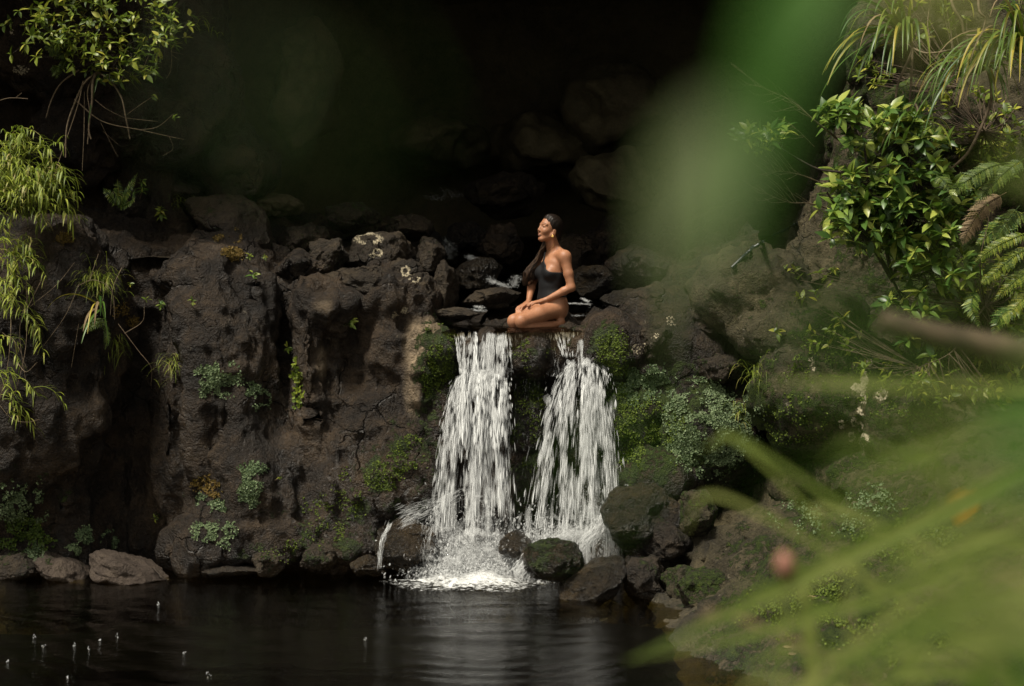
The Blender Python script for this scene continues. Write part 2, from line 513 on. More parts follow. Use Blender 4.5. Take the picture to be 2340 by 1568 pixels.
E(700, 1250, 16.0, 150, 55, .32, .22)
E(500, 1250, 16.0, 120, 60, .3, .22)
Cp((860,1040,15.8), (845,1290,15.75), .08, .10, .08, True)
# lip of the falls and the rock between them
E(1110, 800, 16.37, 95, 30, .30, .06)
E(1215, 812, 16.40, 90, 42, .32, .06)
E(1340, 800, 16.40, 100, 32, .30, .06)
E(1215, 930, 16.62, 55, 190, .36, .1)
E(1215, 1130, 16.55, 60, 130, .4, .1)
E(1010, 800, 16.35, 45, 60, .28, .08)
E(1395, 800, 16.3, 42, 70, .3, .08)
E(1010, 980, 16.45, 40, 120, .3, .1)
# right of the falls
E(1480, 960, 16.35, 90, 130, .36, .12)
E(1600, 1000, 16.2, 90, 120, .4, .12)
E(1560, 800, 16.5, 100, 90, .4, .1)
E(1500, 1085, 16.1, 100, 26, .4, .05)
Cp((1380,1120,16.2), (1640,1130,16.0), .09, .09, .06, True)
# wall above on the left
E(475, 190, 17.75, 62, 110, .5, .08, (0, -8, 0))
E(400, 300, 17.7, 90, 70, .5, .08)
E(270, 260, 17.35, 85, 90, .42, .08, (0, -12, 0))
E(160, 330, 17.3, 90, 80, .4, .1)
E(520, 372, 18.1, 125, 68, .55, .06, (0, 12, 0))
E(90, 120, 17.4, 120, 120, .35, .1)
E(480, 330, 17.3, 60, 18, .5, .04, (0, 0, 0), True)
V, Q = cl.mesh()
del cl.f
V = roughen(V, Q, [(.18, (1.1, 1.1, .6), False, 2), (.13, (2.4, 2.4, 1.2), True, 3), (.05, (6.5, 6.5, 4.0), True, 3), (.016, (16, 16, 11), False, 2)], 3)
f1, f2 = worley(V * np.array((3.1, 3.1, 2.2)) + .35*np.stack([vnoise(V*2.1, 5), vnoise(V*2.1, 6), vnoise(V*2.1, 7)], 1), 9)
V = V - vnormals(V, Q) * (.012 * np.clip(1 - (f2-f1)/.10, 0, 1)*np.clip(vnoise(V*.9, 77)*2, 0, 1))[:,None]
mo = patches(V, [(1000,830,55,110,.75),(1040,900,30,140,.6),(1390,800,45,70,.8),(1430,900,60,90,.7),(1215,1000,70,200,.55),(880,1080,100,80,.5),(940,1040,60,60,.6),(1470,1010,70,80,.75),(1600,980,140,120,.7),(1560,880,120,60,.6),
    (620,1270,90,30,.5),(750,1220,90,60,.45),(1500,870,90,60,.5),(830,1180,60,60,.5),(900,1110,120,150,.5),(1000,940,50,180,.6),(760,1250,120,50,.5),(1480,1080,120,50,.6),(860,1240,80,60,.45),(1215,790,110,50,.35),(450,1150,90,60,.25),(700,1180,90,60,.35),(1340,770,90,30,.45),(40,1180,140,120,.3),
    (270,140,150,130,.35),(480,180,80,100,.2),(400,460,150,60,.2)])
pa = patches(V, [(955,800,28,60,.9),(945,880,18,60,.85),(985,745,22,20,.6),(735,830,10,30,.6),(740,700,20,16,.25)])  # tan mineral streak; the narrow rib patch paints its lit right edge
x_, y_ = topx(V)
wt = np.maximum(np.clip((y_-745)/30, 0, 1)*np.clip((x_-960)/60, 0, 1)*np.clip((1450-x_)/60, 0, 1)*.95, np.clip((.32-V[:,2])/.25, 0, 1)*.8)
wt = np.maximum(wt, patches(V, [(830,1150,130,130,.7),(660,980,25,170,.6),(405,1000,30,200,.5),(1560,1100,150,30,.5)]))
li = patches(V, [(1470,790,70,60,.8),(740,820,30,120,.35),(520,790,120,80,.25),(900,700,100,60,.5)])
V = V + vnormals(V, Q) * (.02*np.clip(mo-.3, 0, 1)*(fbm(V*38, 2, 8)+.6))[:,None]
me = mesh('cliff', V, Q, M_CLIFF, True, {'moss': mo, 'pale': pa, 'wet': wt, 'lichen': li})
tag(obj('cliff', me), 'dark ribbed basalt cliff with the stream running over its ledge', None, None, 'structure')
add_bvh(V, Q)

# --- the right bank: a steep face above, a mossy slope of broken rock running down to the water
bk = SDF((1.05, 8.6, -.5), (7.0, 18.6, 5.6), .05)
X, Y, Z = bk.coords()
yb = 16.75 - .62*(X-1.7) + .42*np.clip(Z-1.15, 0, 9) - .15*np.clip(1.0-Z, 0, 1)
zl = np.clip(.62*(X-1.22-.12*np.sin(Y*2.3)-.10*np.clip(13-Y,0,3)), -.6, 1.4) + .02*(Y-13)
_bt = [(1380,760),(1450,735),(1600,670),(1720,590),(1800,545),(1880,450),(1950,290),(2020,60),(2100,-200)]
zb = np.interp(X, [(a-1170)/277.8 for a,_ in _bt], [2.65-(b-560)/277.8 for _,b in _bt])
bk.f[:] = np.minimum(smax((yb - Y)*.85, (Z - zb + .25*np.clip(Y-16.4, 0, 3))*.7, .15), (Z - zl)*.8)
def Eb(*a, **k): E(*a, F=bk, **k)
Eb(1900, 900, 15.6, 190, 120, .45, .15, (0, -8, 0))
Eb(2150, 980, 15.0, 160, 120, .4, .15, (0, 10, 0))
Eb(1720, 660, 16.3, 140, 90, .5, .15, (0, -20, 0))
Eb(1830, 740, 15.9, 150, 70, .5, .15, (0, -12, 0))
Eb(1960, 1165, 15.2, 200, 55, .5, .08, (0, 4, 0), True)
Eb(1700, 1150, 15.6, 130, 40, .4, .08, (0, 0, 0), True)
Eb(1700, 1250, 15.3, 130, 60, .4, .1)
Eb(1900, 1300, 14.6, 150, 60, .4, .12)
Eb(2000, 1420, 13.4, 170, 60, .4, .12)
Eb(2270, 1165, 13.9, 110, 60, .35, .1)
Eb(2150, 300, 16.6, 150, 120, .6, .3)
Eb(2060, 100, 17.0, 120, 150, .6, .3)
Eb(1960, 330, 16.0, 80, 70, .4, .08, (0,0,0), True)
V, Q = bk.mesh()
del bk.f
V = roughen(V, Q, [(.16, (1.3, 1.3, 1.6), False, 3), (.06, (4, 4, 5.5), True, 3), (.02, (12, 12, 15), False, 3)], 21)
f1, f2 = worley(V * np.array((2.6, 2.6, 4.2)) + .4*np.stack([vnoise(V*2.1, 5), vnoise(V*2.1, 6), vnoise(V*2.1, 7)], 1), 19)
V = V - vnormals(V, Q) * (.05 * np.clip(1 - (f2-f1)/.12, 0, 1))[:,None]
mo = patches(V, [(1650,960,130,150,.6),(2000,1180,220,70,.45),(2200,1250,160,100,.55),(1800,1250,120,60,.35),(1950,780,120,80,.4),(2200,700,200,200,.5),(1950,250,150,150,.4),(1900,1350,200,100,.55),(1750,1450,140,120,.45),(2050,1480,260,120,.5),(1950,1000,250,120,.35),(2100,450,200,200,.45)])
wt = np.clip((.25-V[:,2])/.2, 0, 1)*.8
li = patches(V, [(1740,780,80,70,.7),(1950,900,160,110,.5)])
me = mesh('bank', V, Q, M_BANK, True, {'moss': mo, 'wet': wt, 'lichen': li, 'pale': 0*wt})
tag(obj('bank', me), 'mossy brown rock bank rising to the right of the falls', None, None, 'structure')
add_bvh(V, Q)

# --- the grotto behind: back and side walls and the roof that keeps the light out
nu, nv = 150, 90
U_, W_ = np.meshgrid(np.linspace(-.06, 1.06, nu), np.linspace(0, 1, nv), indexing='ij')
th = math.pi*(1-U_)
rx_, ry_ = 6.2, 7.6
hz = np.clip(W_/.62, 0, 1); rf = np.clip((W_-.62)/.38, 0, 1)
rad = (1 - .10*hz**2)*np.cos(rf*math.pi/2*.985)
xx = .6 + rx_*np.cos(th)*rad
yy = 16.95 + ry_*np.sin(th)*rad
yy = np.where(rf > 0, np.maximum(yy, np.interp(xx, [-5.6,-1.2,0,6], [16.0,16.0,16.8,17.1])), yy)  # unseen roof edge, brought forward on the left to shade the wall there
zz = -.5 + 6.0*hz + .55*np.sin(rf*math.pi/2)
V = np.stack([xx, yy, zz], -1).reshape(-1, 3)
i = np.arange(nu-1)[:,None]*nv; j = np.arange(nv-1)[None,:]
Q = np.stack([i+j, i+j+1, i+nv+j+1, i+nv+j], -1).reshape(-1, 4)
V = V + vnormals(V, Q)*(.35*fbm(V*.8, 4, 31))[:,None]
tag(obj('cave_wall', mesh('cave_wall', V, Q, M_CAVE, True)), 'black wall and roof of the grotto behind the falls', None, None, 'structure')
add_bvh(V, Q)
# near bank under the lens
gx, gy = np.meshgrid(np.linspace(-7, 7, 60), np.linspace(-9, 6, 60), indexing='ij')
gz = 1.35 - 2.2*np.clip((gy-2.2)/2.6, 0, 1)**1.3 + .12*fbm(np.stack([gx.ravel(), gy.ravel(), 0*gx.ravel()], 1)*.9, 3, 41).reshape(gx.shape)
V = np.stack([gx, gy, gz], -1).reshape(-1, 3)
i = np.arange(59)[:,None]*60; j = np.arange(59)[None,:]
Q60 = np.stack([i+j, i+60+j, i+60+j+1, i+j+1], -1).reshape(-1, 4)
tag(obj('near_bank', mesh('near_bank', V, Q60, M_BANK, True)), 'overgrown near bank of the pool', None, None, 'structure')

# --- pool: rippled surface over a dark bed
def water_mat(name, tint, rough, bump, col=(.02,.02,.012)):
    m = NT(name)
    p = m.n('ShaderNodeNewGeometry').outputs['Position']
    mp = m.n('ShaderNodeMapping', Vector=p, Scale=(1.0, 2.6, 1.0))
    n = m.math('ADD', m.noise(mp.outputs[0], 9, 4, .55, .6), m.math('MULTIPLY', m.noise(mp.outputs[0], 30, 3), .25))
    b = m.n('ShaderNodeBump', Height=n, Strength=bump, Distance=.02)
    tr = m.n('ShaderNodeBsdfTransparent', Color=(*tint, 1))
    gl = m.n('ShaderNodeBsdfGlossy', Roughness=rough, Normal=b)
    fr = m.n('ShaderNodeFresnel', IOR=1.33, Normal=b)
    return m.done(m.n('ShaderNodeMixShader', **{'0': fr, '1': tr, '2': gl}))
M_POOL = water_mat('pool water', (.62, .56, .30), .03, .25)
M_STREAM = water_mat('stream water', (.35, .3, .2), .06, .6)
ys = np.concatenate([np.linspace(-4, 9.5, 24)[:-1], np.linspace(9.5, 17.2, 270)])
xs = np.concatenate([np.linspace(-9, -4.6, 10)[:-1], np.linspace(-4.6, 3.4, 300), np.linspace(3.4, 7.5, 10)[1:]])
gx, gy = np.meshgrid(xs, ys, indexing='ij')
R_ = np.sqrt((gx+.28)**2 + ((gy-15.6)*1.0)**2)
P2 = np.stack([gx.ravel(), gy.ravel(), 0*gx.ravel()], 1)
wn = vnoise(P2*.9, 51).reshape(gx.shape)*1.6
amp = .0046*np.exp(-R_/6)
wn2 = fbm(P2*np.array((.55,1.1,1)), 3, 58).reshape(gx.shape)
gz = 1.7*amp*np.sin(R_*19 + wn*3 + wn2*9)*(.5+.5*vnoise(P2*.9, 55).reshape(gx.shape)) \
   + .0060*np.exp(-R_/9)*vnoise(P2*np.array((1.5,5.2,1))+3.3, 53).reshape(gx.shape) + .0018*np.exp(-R_/6)*fbm(P2*np.array((4,11,1)), 2, 59).reshape(gx.shape) \
   + .0010*fbm(P2*np.array((1.6,4.5,1)), 3, 54).reshape(gx.shape) + .012*np.exp(-((R_-.3)/.5)**2)*fbm(P2*9, 3, 57).reshape(gx.shape)
nx_, ny_ = gx.shape
i = np.arange(nx_-1)[:,None]*ny_; j = np.arange(ny_-1)[None,:]
Q = np.stack([i+j, i+ny_+j, i+ny_+j+1, i+j+1], -1).reshape(-1, 4)
tag(obj('pool_water', mesh('pool_water', np.stack([gx, gy, gz], -1).reshape(-1,3), Q, M_POOL)), 'dark rippled pool below the falls', None, None, 'structure')
gx, gy = np.meshgrid(np.linspace(-9, 8, 120), np.linspace(-5, 17.5, 120), indexing='ij')
gz = -1.1 + .95*np.clip((gx+.2)/2.2, 0, 1)**1.2*np.clip((15.5-gy)/3, 0, 1) + .10*fbm(np.stack([gx.ravel(), gy.ravel(), 0*gx.ravel()], 1)*1.8, 4, 61).reshape(gx.shape)
i = np.arange(119)[:,None]*120; j = np.arange(119)[None,:]
Q = np.stack([i+j, i+120+j, i+120+j+1, i+j+1], -1).reshape(-1, 4)
tag(obj('pool_bed', mesh('pool_bed', np.stack([gx, gy, gz], -1).reshape(-1,3), Q, M_BED)), 'brown bed of the pool', None, None, 'structure')
# stream above the ledge: bed and water, stepping up towards the back
gx, gy = np.meshgrid(np.linspace(-3.2, 4.0, 140), np.linspace(16.08, 24.8, 190), indexing='ij')
P2 = np.stack([gx.ravel(), gy.ravel(), 0*gx.ravel()], 1)
step = .16*np.clip((gy-17.75)/.2, 0, 1) + .22*np.clip((gy-19.4)/.4, 0, 1) + .4*np.clip((gy-20.5)/3, 0, 1)
lipz = -.03*np.clip((16.25-gy)/.17, 0, 1)**2
gz = 1.972 + step + lipz + .006*fbm(P2*np.array((4,8,1)), 3, 71).reshape(gx.shape) + .02*np.clip((gy-17.4)/.4, 0, 1)*fbm(P2*4, 3, 73).reshape(gx.shape)
i = np.arange(139)[:,None]*190; j = np.arange(189)[None,:]
Q = np.stack([i+j, i+190+j, i+190+j+1, i+j+1], -1).reshape(-1, 4)
keep = (gx[:-1,:-1] > -.62 - .75*np.clip(gy[:-1,:-1]-16.6, 0, 3)) & (gx[:-1,:-1] < 1.0 + .4*np.clip(gy[:-1,:-1]-16.6, 0, 6))
Q = Q[keep.ravel()]
SV = np.stack([gx, gy, gz], -1).reshape(-1,3)
tag(obj('stream_water', mesh('stream_water', SV, Q, M_STREAM)), 'shallow dark stream sliding over the ledge', None, None, 'structure')
gx, gy = np.meshgrid(np.linspace(-5, 5.5, 60), np.linspace(16.6, 25, 60), indexing='ij')
P2 = np.stack([gx.ravel(), gy.ravel(), 0*gx.ravel()], 1)
step = .16*np.clip((gy-17.75)/.2, 0, 1) + .22*np.clip((gy-19.4)/.4, 0, 1) + .4*np.clip((gy-20.5)/3, 0, 1)
gz = 1.86 + step + .05*fbm(P2*2, 3, 75).reshape(gx.shape) + .35*np.clip(np.abs(gx-.2)-1.0-.3*(gy-16.6), 0, 2)
i = np.arange(59)[:,None]*60; j = np.arange(59)[None,:]
tag(obj('stream_bed', mesh('stream_bed', np.stack([gx, gy, gz], -1).reshape(-1,3), Q60, M_WET)), 'rocky bed of the stream in the grotto', None, None, 'structure')

# ------------------------------------------------------------------ boulders, each one by itself
def ico(n):
    t = (1+5**.5)/2
    V = np.array([(-1,t,0),(1,t,0),(-1,-t,0),(1,-t,0),(0,-1,t),(0,1,t),(0,-1,-t),(0,1,-t),(t,0,-1),(t,0,1),(-t,0,-1),(-t,0,1)], float)
    F = np.array([(0,11,5),(0,5,1),(0,1,7),(0,7,10),(0,10,11),(1,5,9),(5,11,4),(11,10,2),(10,7,6),(7,1,8),(3,9,4),(3,4,2),(3,2,6),(3,6,8),(3,8,9),(4,9,5),(2,4,11),(6,2,10),(8,6,7),(9,8,1)])
    V /= np.linalg.norm(V, axis=1, keepdims=True)
    for _ in range(n):
        e = np.concatenate([F[:,[0,1]],F[:,[1,2]],F[:,[2,0]]]); e.sort(axis=1)
        u, inv = np.unique(e, axis=0, return_inverse=True); inv = inv.ravel()
        mid = V[u].mean(axis=1); mid /= np.linalg.norm(mid, axis=1, keepdims=True)
        m = len(F); a, b, c = inv[:m]+len(V), inv[m:2*m]+len(V), inv[2*m:]+len(V)
        F = np.concatenate([np.stack(x, 1) for x in ((F[:,0],a,c),(F[:,1],b,a),(F[:,2],c,b),(a,b,c))])
        V = np.vstack([V, mid])
    return V, F
ICO = {n: ico(n) for n in (2, 3, 4, 5)}
BOULD = []
def boulder(px, py, y, rx, rz, ry, label, mat=None, seed=0, rot=(0,0,0), sq=.8, det=5, wet=0., moss=0., lich=0., group=None):
    V, F = ICO[det]
    rg = np.random.default_rng(seed + 100)
    V = V.copy()
    for _ in range(15):                      # blunt facets
        n = rg.normal(size=3); n /= np.linalg.norm(n)
        h = V @ n; lim = rg.uniform(.58, .86)
        V = V - (np.clip(h-lim, 0, None)*sq)[:,None]*n
    V = V*(1 + .17*fbm(V*1.5+seed*3.1, 3, seed))[:,None]
    s = FPX/y
    R = np.array((rx/s, ry, rz/s))*1.06
    V = V*R
    N = vnormals(V, F)
    V = V + N*(.22*R.min()*fbm(V/R.mean()*2.6+seed, 4, seed+3, .5))[:,None]
    V = V + vnormals(V, F)*(.012*fbm(V*14+seed, 3, seed+5))[:,None]
    V = V @ rotm(*rot).T
    c = at(px, py, y)
    me = mesh('boulder', V, F, mat or M_BOULDER, True, {'moss': np.full(len(V), moss) + .25*np.clip(V[:,2]/R[2], -1, 1)*(moss > 0), 'wet': np.full(len(V), wet), 'lichen': np.full(len(V), lich), 'pale': np.zeros(len(V))})
    o = obj('boulder', me, None, c)
    tag(o, label, 'boulder', group or 'boulders round the stream and the falls')
    add_bvh(V + c, F)
    return o
B_ = boulder
# pile on the left of the ledge
B_(800,497,18.3,66,34,.3,'olive mossy rounded boulder at the top of the dark pile left of the stream',seed=1,moss=.25)
B_(535,520,17.35,118,62,.5,'broad sloping dark boulder above the ochre moss on the upper left ledge',seed=2,rot=(0,22,0),moss=.12)
B_(690,548,17.6,62,38,.3,'low boulder behind the dark wedge shaped one with a dry twig on it',seed=3)
B_(752,590,17.0,50,56,.3,'blocky upright brown boulder with a lit flat face in the pile',seed=4,sq=.95)
B_(872,580,17.3,85,56,.4,'rounded boulder crusted with broken rings of white lichen on its crown',seed=5,lich=.1)
B_(945,520,18.1,62,34,.35,'dim rounded boulder behind the lichen ringed one near the far cascade',seed=6)
B_(690,620,16.85,64,56,.3,'dark wedge shaped boulder leaning on the left of the pile',seed=7,rot=(0,30,0),sq=.95,mat=M_CLIFF)
B_(845,655,16.75,100,48,.42,'wide smooth boulder on the cliff edge under the lichen ringed one',seed=8)
B_(927,628,16.95,52,40,.3,'small boulder with two bright lichen rosettes above the ledge',seed=9,lich=.15)
B_(985,590,17.4,36,52,.28,'narrow upright boulder on the left bank of the stream',seed=10,moss=.15)
B_(1015,665,17.0,34,62,.25,'dark pillar like boulder at the left end of the ledge',seed=11)
B_(960,672,16.7,44,46,.28,'brown boulder sloping down to the left lip of the falls',seed=12,rot=(0,25,0))
B_(532,592,16.75,34,24,.16,'small stone topped with ochre moss on the upper left ledge',seed=13)
B_(395,437,17.9,84,36,.45,'long low boulder in the gloom below the bare roots',seed=14,moss=.15)
B_(300,470,17.6,70,50,.4,'dark mossy boulder left of the long low one under small ferns',seed=15,moss=.25)
B_(620,470,18.6,70,34,.4,'barely lit boulder in the grotto behind the broad sloping one',seed=16,mat=M_CAVE)
B_(450,580,17.0,60,30,.3,'flat dark rock between the cliff top and the broad sloping boulder',seed=17,mat=M_CLIFF)
# stream and grotto
B_(1150,442,20.3,92,54,.6,'large dim rounded boulder in the grotto above the stream',seed=20,mat=M_BOULDER)
B_(1140,560,18.7,58,52,.35,'dim boulder standing left of the kneeling person behind the cascade',seed=21,mat=M_CLIFF)
B_(1060,545,19.2,48,36,.3,'low wet boulder beside the far cascade',seed=22,mat=M_WET,wet=.5)
B_(1095,625,17.9,60,40,.3,'black wet boulder that the small cascade runs down',seed=23,mat=M_WET,wet=.8)
B_(1125,684,17.1,74,24,.26,'flat brown boulder lying in the stream left of the kneeling person',seed=24,rot=(0,-6,0))
B_(1040,716,16.62,64,13,.2,'low brown slab at the left lip of the falls',seed=25,wet=.4)
B_(1305,590,18.9,70,70,.4,'dim mossy boulder directly behind the person\'s shoulder',seed=26,mat=M_CLIFF,moss=.2)
B_(1390,560,19.3,80,62,.45,'large dim boulder behind and to the right of the person',seed=27,mat=M_CLIFF)
B_(1370,645,18.2,60,44,.3,'dark wet boulder at the water behind the person\'s elbow',seed=28,mat=M_WET,wet=.5)
B_(1480,610,18.0,80,50,.4,'shaded boulder under the grey green blur on the right of the stream',seed=29,mat=M_CLIFF,moss=.1)
B_(1440,690,17.3,62,26,.3,'low dark boulder on the right edge of the ledge stream',seed=30,mat=M_WET,wet=.4)
B_(1530,676,17.1,90,38,.4,'long smooth brown boulder on the right bank above the falls',seed=31)
B_(1420,250,22.5,150,110,1.0,'huge dim rock high in the grotto on the right',seed=32,mat=M_CAVE,det=4)
B_(1250,330,22.8,140,90,.9,'huge dim rock high in the grotto in the middle',seed=33,mat=M_CAVE,det=4)
B_(1400,420,21.2,120,80,.8,'big dim rock in the grotto above the person',seed=34,mat=M_CAVE,det=4)
B_(1010,330,23.0,120,80,.9,'huge dim rock high in the grotto on the left of the middle',seed=35,mat=M_CAVE,det=4)
B_(700,200,20.5,90,150,.8,'tall dim rock pillar in the left of the grotto',seed=36,mat=M_CAVE,det=4)
# right of the falls
B_(1490,778,16.2,66,56,.34,'rounded brown boulder spotted with lichen at the right lip of the falls',seed=40,lich=.45)
B_(1590,740,16.3,62,48,.34,'reddish brown boulder behind the lichen spotted one',seed=41,lich=.3)
B_(1640,835,16.1,60,50,.3,'brown boulder under the upright blurred stalk',seed=42,lich=.2,moss=.25)
B_(1455,1185,15.4,92,82,.42,'wet humped boulder right of the splash',seed=43,mat=M_WET,wet=.7,moss=.12,rot=(0,-20,0))
B_(1515,1235,15.25,60,56,.32,'dry olive brown boulder leaning on the wet humped one',seed=44,moss=.25)
B_(1590,1180,15.3,48,72,.3,'upright flat faced boulder at the foot of the moss mats',seed=45,mat=M_BANK,sq=.95,moss=.2)
B_(1474,1325,14.95,56,66,.32,'blocky tan boulder at the water\'s edge with a dark foot',seed=46,mat=M_BOULDER,sq=.85,wet=.3,moss=.15)
B_(1352,1330,14.95,92,44,.38,'low wet black boulder between splash and tan block',seed=47,mat=M_WET,wet=.7,rot=(0,-18,0))
B_(1268,1280,15.0,68,54,.30,'smooth green filmed boulder in front of the right fall',seed=48,mat=M_WET,wet=.8,moss=.5,sq=.25)
B_(1178,1248,15.5,40,32,.2,'small wet stone between the two falls with foam round it',seed=49,mat=M_WET,wet=.9,sq=.5)
B_(1560,1340,14.7,46,58,.3,'mossy boulder right of the tan block at the water\'s edge',seed=50,mat=M_BANK,moss=.3)
# left of the falls and along the waterline
B_(935,1246,15.75,72,62,.36,'round black wet boulder left of the splash with water running over it',seed=60,mat=M_WET,wet=.95,sq=.5)
B_(285,1300,15.72,108,36,.42,'smooth pinkish brown rock rising from the pool on the left',seed=61,mat=M_WARM,rot=(0,14,0),sq=.6)
B_(140,1300,15.8,74,30,.34,'pinkish brown rock beside the smooth one with moss on its flank',seed=62,mat=M_WARM,rot=(0,24,0),moss=.15)
B_(40,1290,15.8,70,40,.3,'dark mossy rock at the left edge of the pool',seed=63,moss=.4)
B_(620,1284,15.72,40,32,.24,'knobby mossy rock at the waterline below the moss stripe',seed=64,moss=.35,wet=.4)
B_(730,1270,15.8,46,36,.26,'mossy rock at the waterline left of the wet black boulder',seed=65,moss=.35,wet=.3)
B_(520,1302,15.75,90,15,.2,'low ledge of rock just above the pool\'s surface',seed=66,wet=.4)
B_(840,1295,15.7,44,26,.22,'low wet rock between the mossy rock and the black boulder',seed=67,mat=M_WET,wet=.8)
# lower right bank
B_(1610,1345,14.3,70,50,.34,'brown layered rock above the dark notch of the pool\'s right shore',seed=70,mat=M_BANK,moss=.3)
B_(1730,1490,12.9,86,84,.36,'pale craggy rock at the right edge of the pool',seed=71,mat=M_BANK,sq=.8,lich=.1,moss=.2)
B_(1690,1390,13.9,70,40,.3,'rock with a fringe of tiny bright leaves above the pool',seed=72,mat=M_BANK,moss=.1)
B_(1830,1300,14.2,90,44,.36,'flat layered rock on the right bank behind the blurred stem',seed=73,mat=M_BANK,moss=.25)
B_(1900,1440,13.0,100,46,.4,'mossy slab low on the right bank with dry leaves on it',seed=74,mat=M_BANK,moss=.35)
B_(2270,1160,13.6,80,52,.34,'speckled grey rock beside the orange leaf',seed=75,mat=M_BANK,lich=.6)
B_(1760,1230,14.8,60,34,.26,'dark rock under the overhang of the right bank',seed=76,mat=M_BANK)
B_(2080,1360,13.2,110,60,.4,'green mossy slab under the near grass on the right',seed=77,mat=M_BANK,moss=.45)

# ------------------------------------------------------------------ the kneeling person
PO = at(1237.9, 747, 16.55); PS = 1.005
PO[2] = 1.952
Pf = np.array((-.866, -.5, 0)); Pr = np.array((-.5, .866, 0)); Pz = np.array((0, 0, 1.))
def toW(V):
    V = np.asarray(V, float)
    return PO + PS*(V[...,0:1]*Pf + V[...,1:2]*Pr + V[...,2:3]*Pz) + PS*.11*np.array((1,0,0))
def BF(cx, cy, R):
    """body coordinates (forward, right, up) of a place on the figure"""
    return np.array((((.11 - .5*R) - (cx-600)/1459)/.866, R, (1450-cy)/1459))
LO, HI = (-.24, -.32, -.03), (.47, .33, .99)
def torso(S):
    S.ellipsoid((.025, 0, .215), (.100, .158, .100), .03)            # pelvis
    S.ellipsoid((.012, -.078, .165), (.082, .078, .095), .04)        # buttocks
    S.ellipsoid((.012, .078, .165), (.082, .078, .095), .04)
    S.capsule((.035, -.03, .26), (.04, -.025, .34), .089, .080, .05)  # belly and waist
    S.capsule((.035, .03, .26), (.04, .025, .34), .089, .080, .05)
    S.ellipsoid((.03, 0, .44), (.088, .130, .125), .05)               # ribcage
    S.ellipsoid((.022, 0, .54), (.076, .130, .085), .05)
    S.ellipsoid((.088, -.066, .462), (.052, .055, .056), .03)         # breasts
    S.ellipsoid((.088, .066, .462), (.052, .055, .056), .03)
    for s in (-1, 1):                                                 # trapezius and collar
        S.capsule((-.005, .03*s, .655), (-.005, .14*s, .612), .033, .036, .04)
        S.capsule((.045, .02*s, .605), (.02, .13*s, .612), .018, .02, .035)
B = SDF(LO, HI, .0045)
torso(B)
Hc = np.array((.054, 0, .822)); ca, sa = math.cos(math.radians(11)), math.sin(math.radians(11))
hf, hl, hu = np.array((ca, 0, sa)), np.array((0, -1., 0)), np.array((-sa, 0, ca))
HS = .96
def H(a, b, c): return Hc + HS*(a*hf + b*hl + c*hu)
HROT = np.stack([hf, hl, hu])
B.capsule((.0, 0, .615), H(-.02, 0, -.055), .056, .047, .03)           # neck
B.capsule((.03, -.025, .62), H(-.005, .055, -.05), .016, .014, .02)    # neck muscle
B.capsule((.03, .025, .62), H(-.005, -.055, -.05), .016, .014, .02)
B.ellipsoid(H(-.012, 0, .038), np.array((.094, .074, .085))*HS, .02, HROT)
B.ellipsoid(H(.028, 0, -.02), np.array((.068, .058, .088))*HS, .02, HROT)
for s in (-1, 1):
    B.capsule(H(-.01, .056*s, -.05), H(.06, .016*s, -.094), .014, .015, .025)   # jaw
    B.ellipsoid(H(.058, .036*s, -.026), np.array((.028, .024, .026))*HS, .018, HROT)
    B.capsule(H(.088, .012*s, .034), H(.066, .05*s, .031), .0065, .007, .014)    # brow
    B.ellipsoid(H(.094, .033*s, .013), np.array((.014, .017, .010))*HS, .010, HROT, True)   # socket
    B.ellipsoid(H(.0765, .033*s, .012), np.array((.0125, .014, .009))*HS, .004, HROT)       # lids
    B.ellipsoid(H(.099, .0105*s, -.029), np.array((.008, .006, .006))*HS, .005, HROT)     # nostril wing
    B.ellipsoid(H(-.012, .072*s, -.022), np.array((.017, .008, .030))*HS, .006, HROT)       # ear
    B.ellipsoid(H(-.006, .081*s, -.020), np.array((.008, .005, .016))*HS, .004, HROT, True)
    B.capsule(H(.0955, .002*s, -.0575), H(.085, .017*s, -.0590), .0052, .003, .005)         # lips
    B.capsule(H(.0935, .001*s, -.067), H(.083, .015*s, -.063), .0062, .003, .005)
B.ellipsoid(H(.071, 0, -.098), np.array((.020, .021, .017))*HS, .018, HROT)                 # chin
B.capsule(H(.085, 0, .028), H(.106, 0, -.020), .0065, .0082, .012)                          # nose
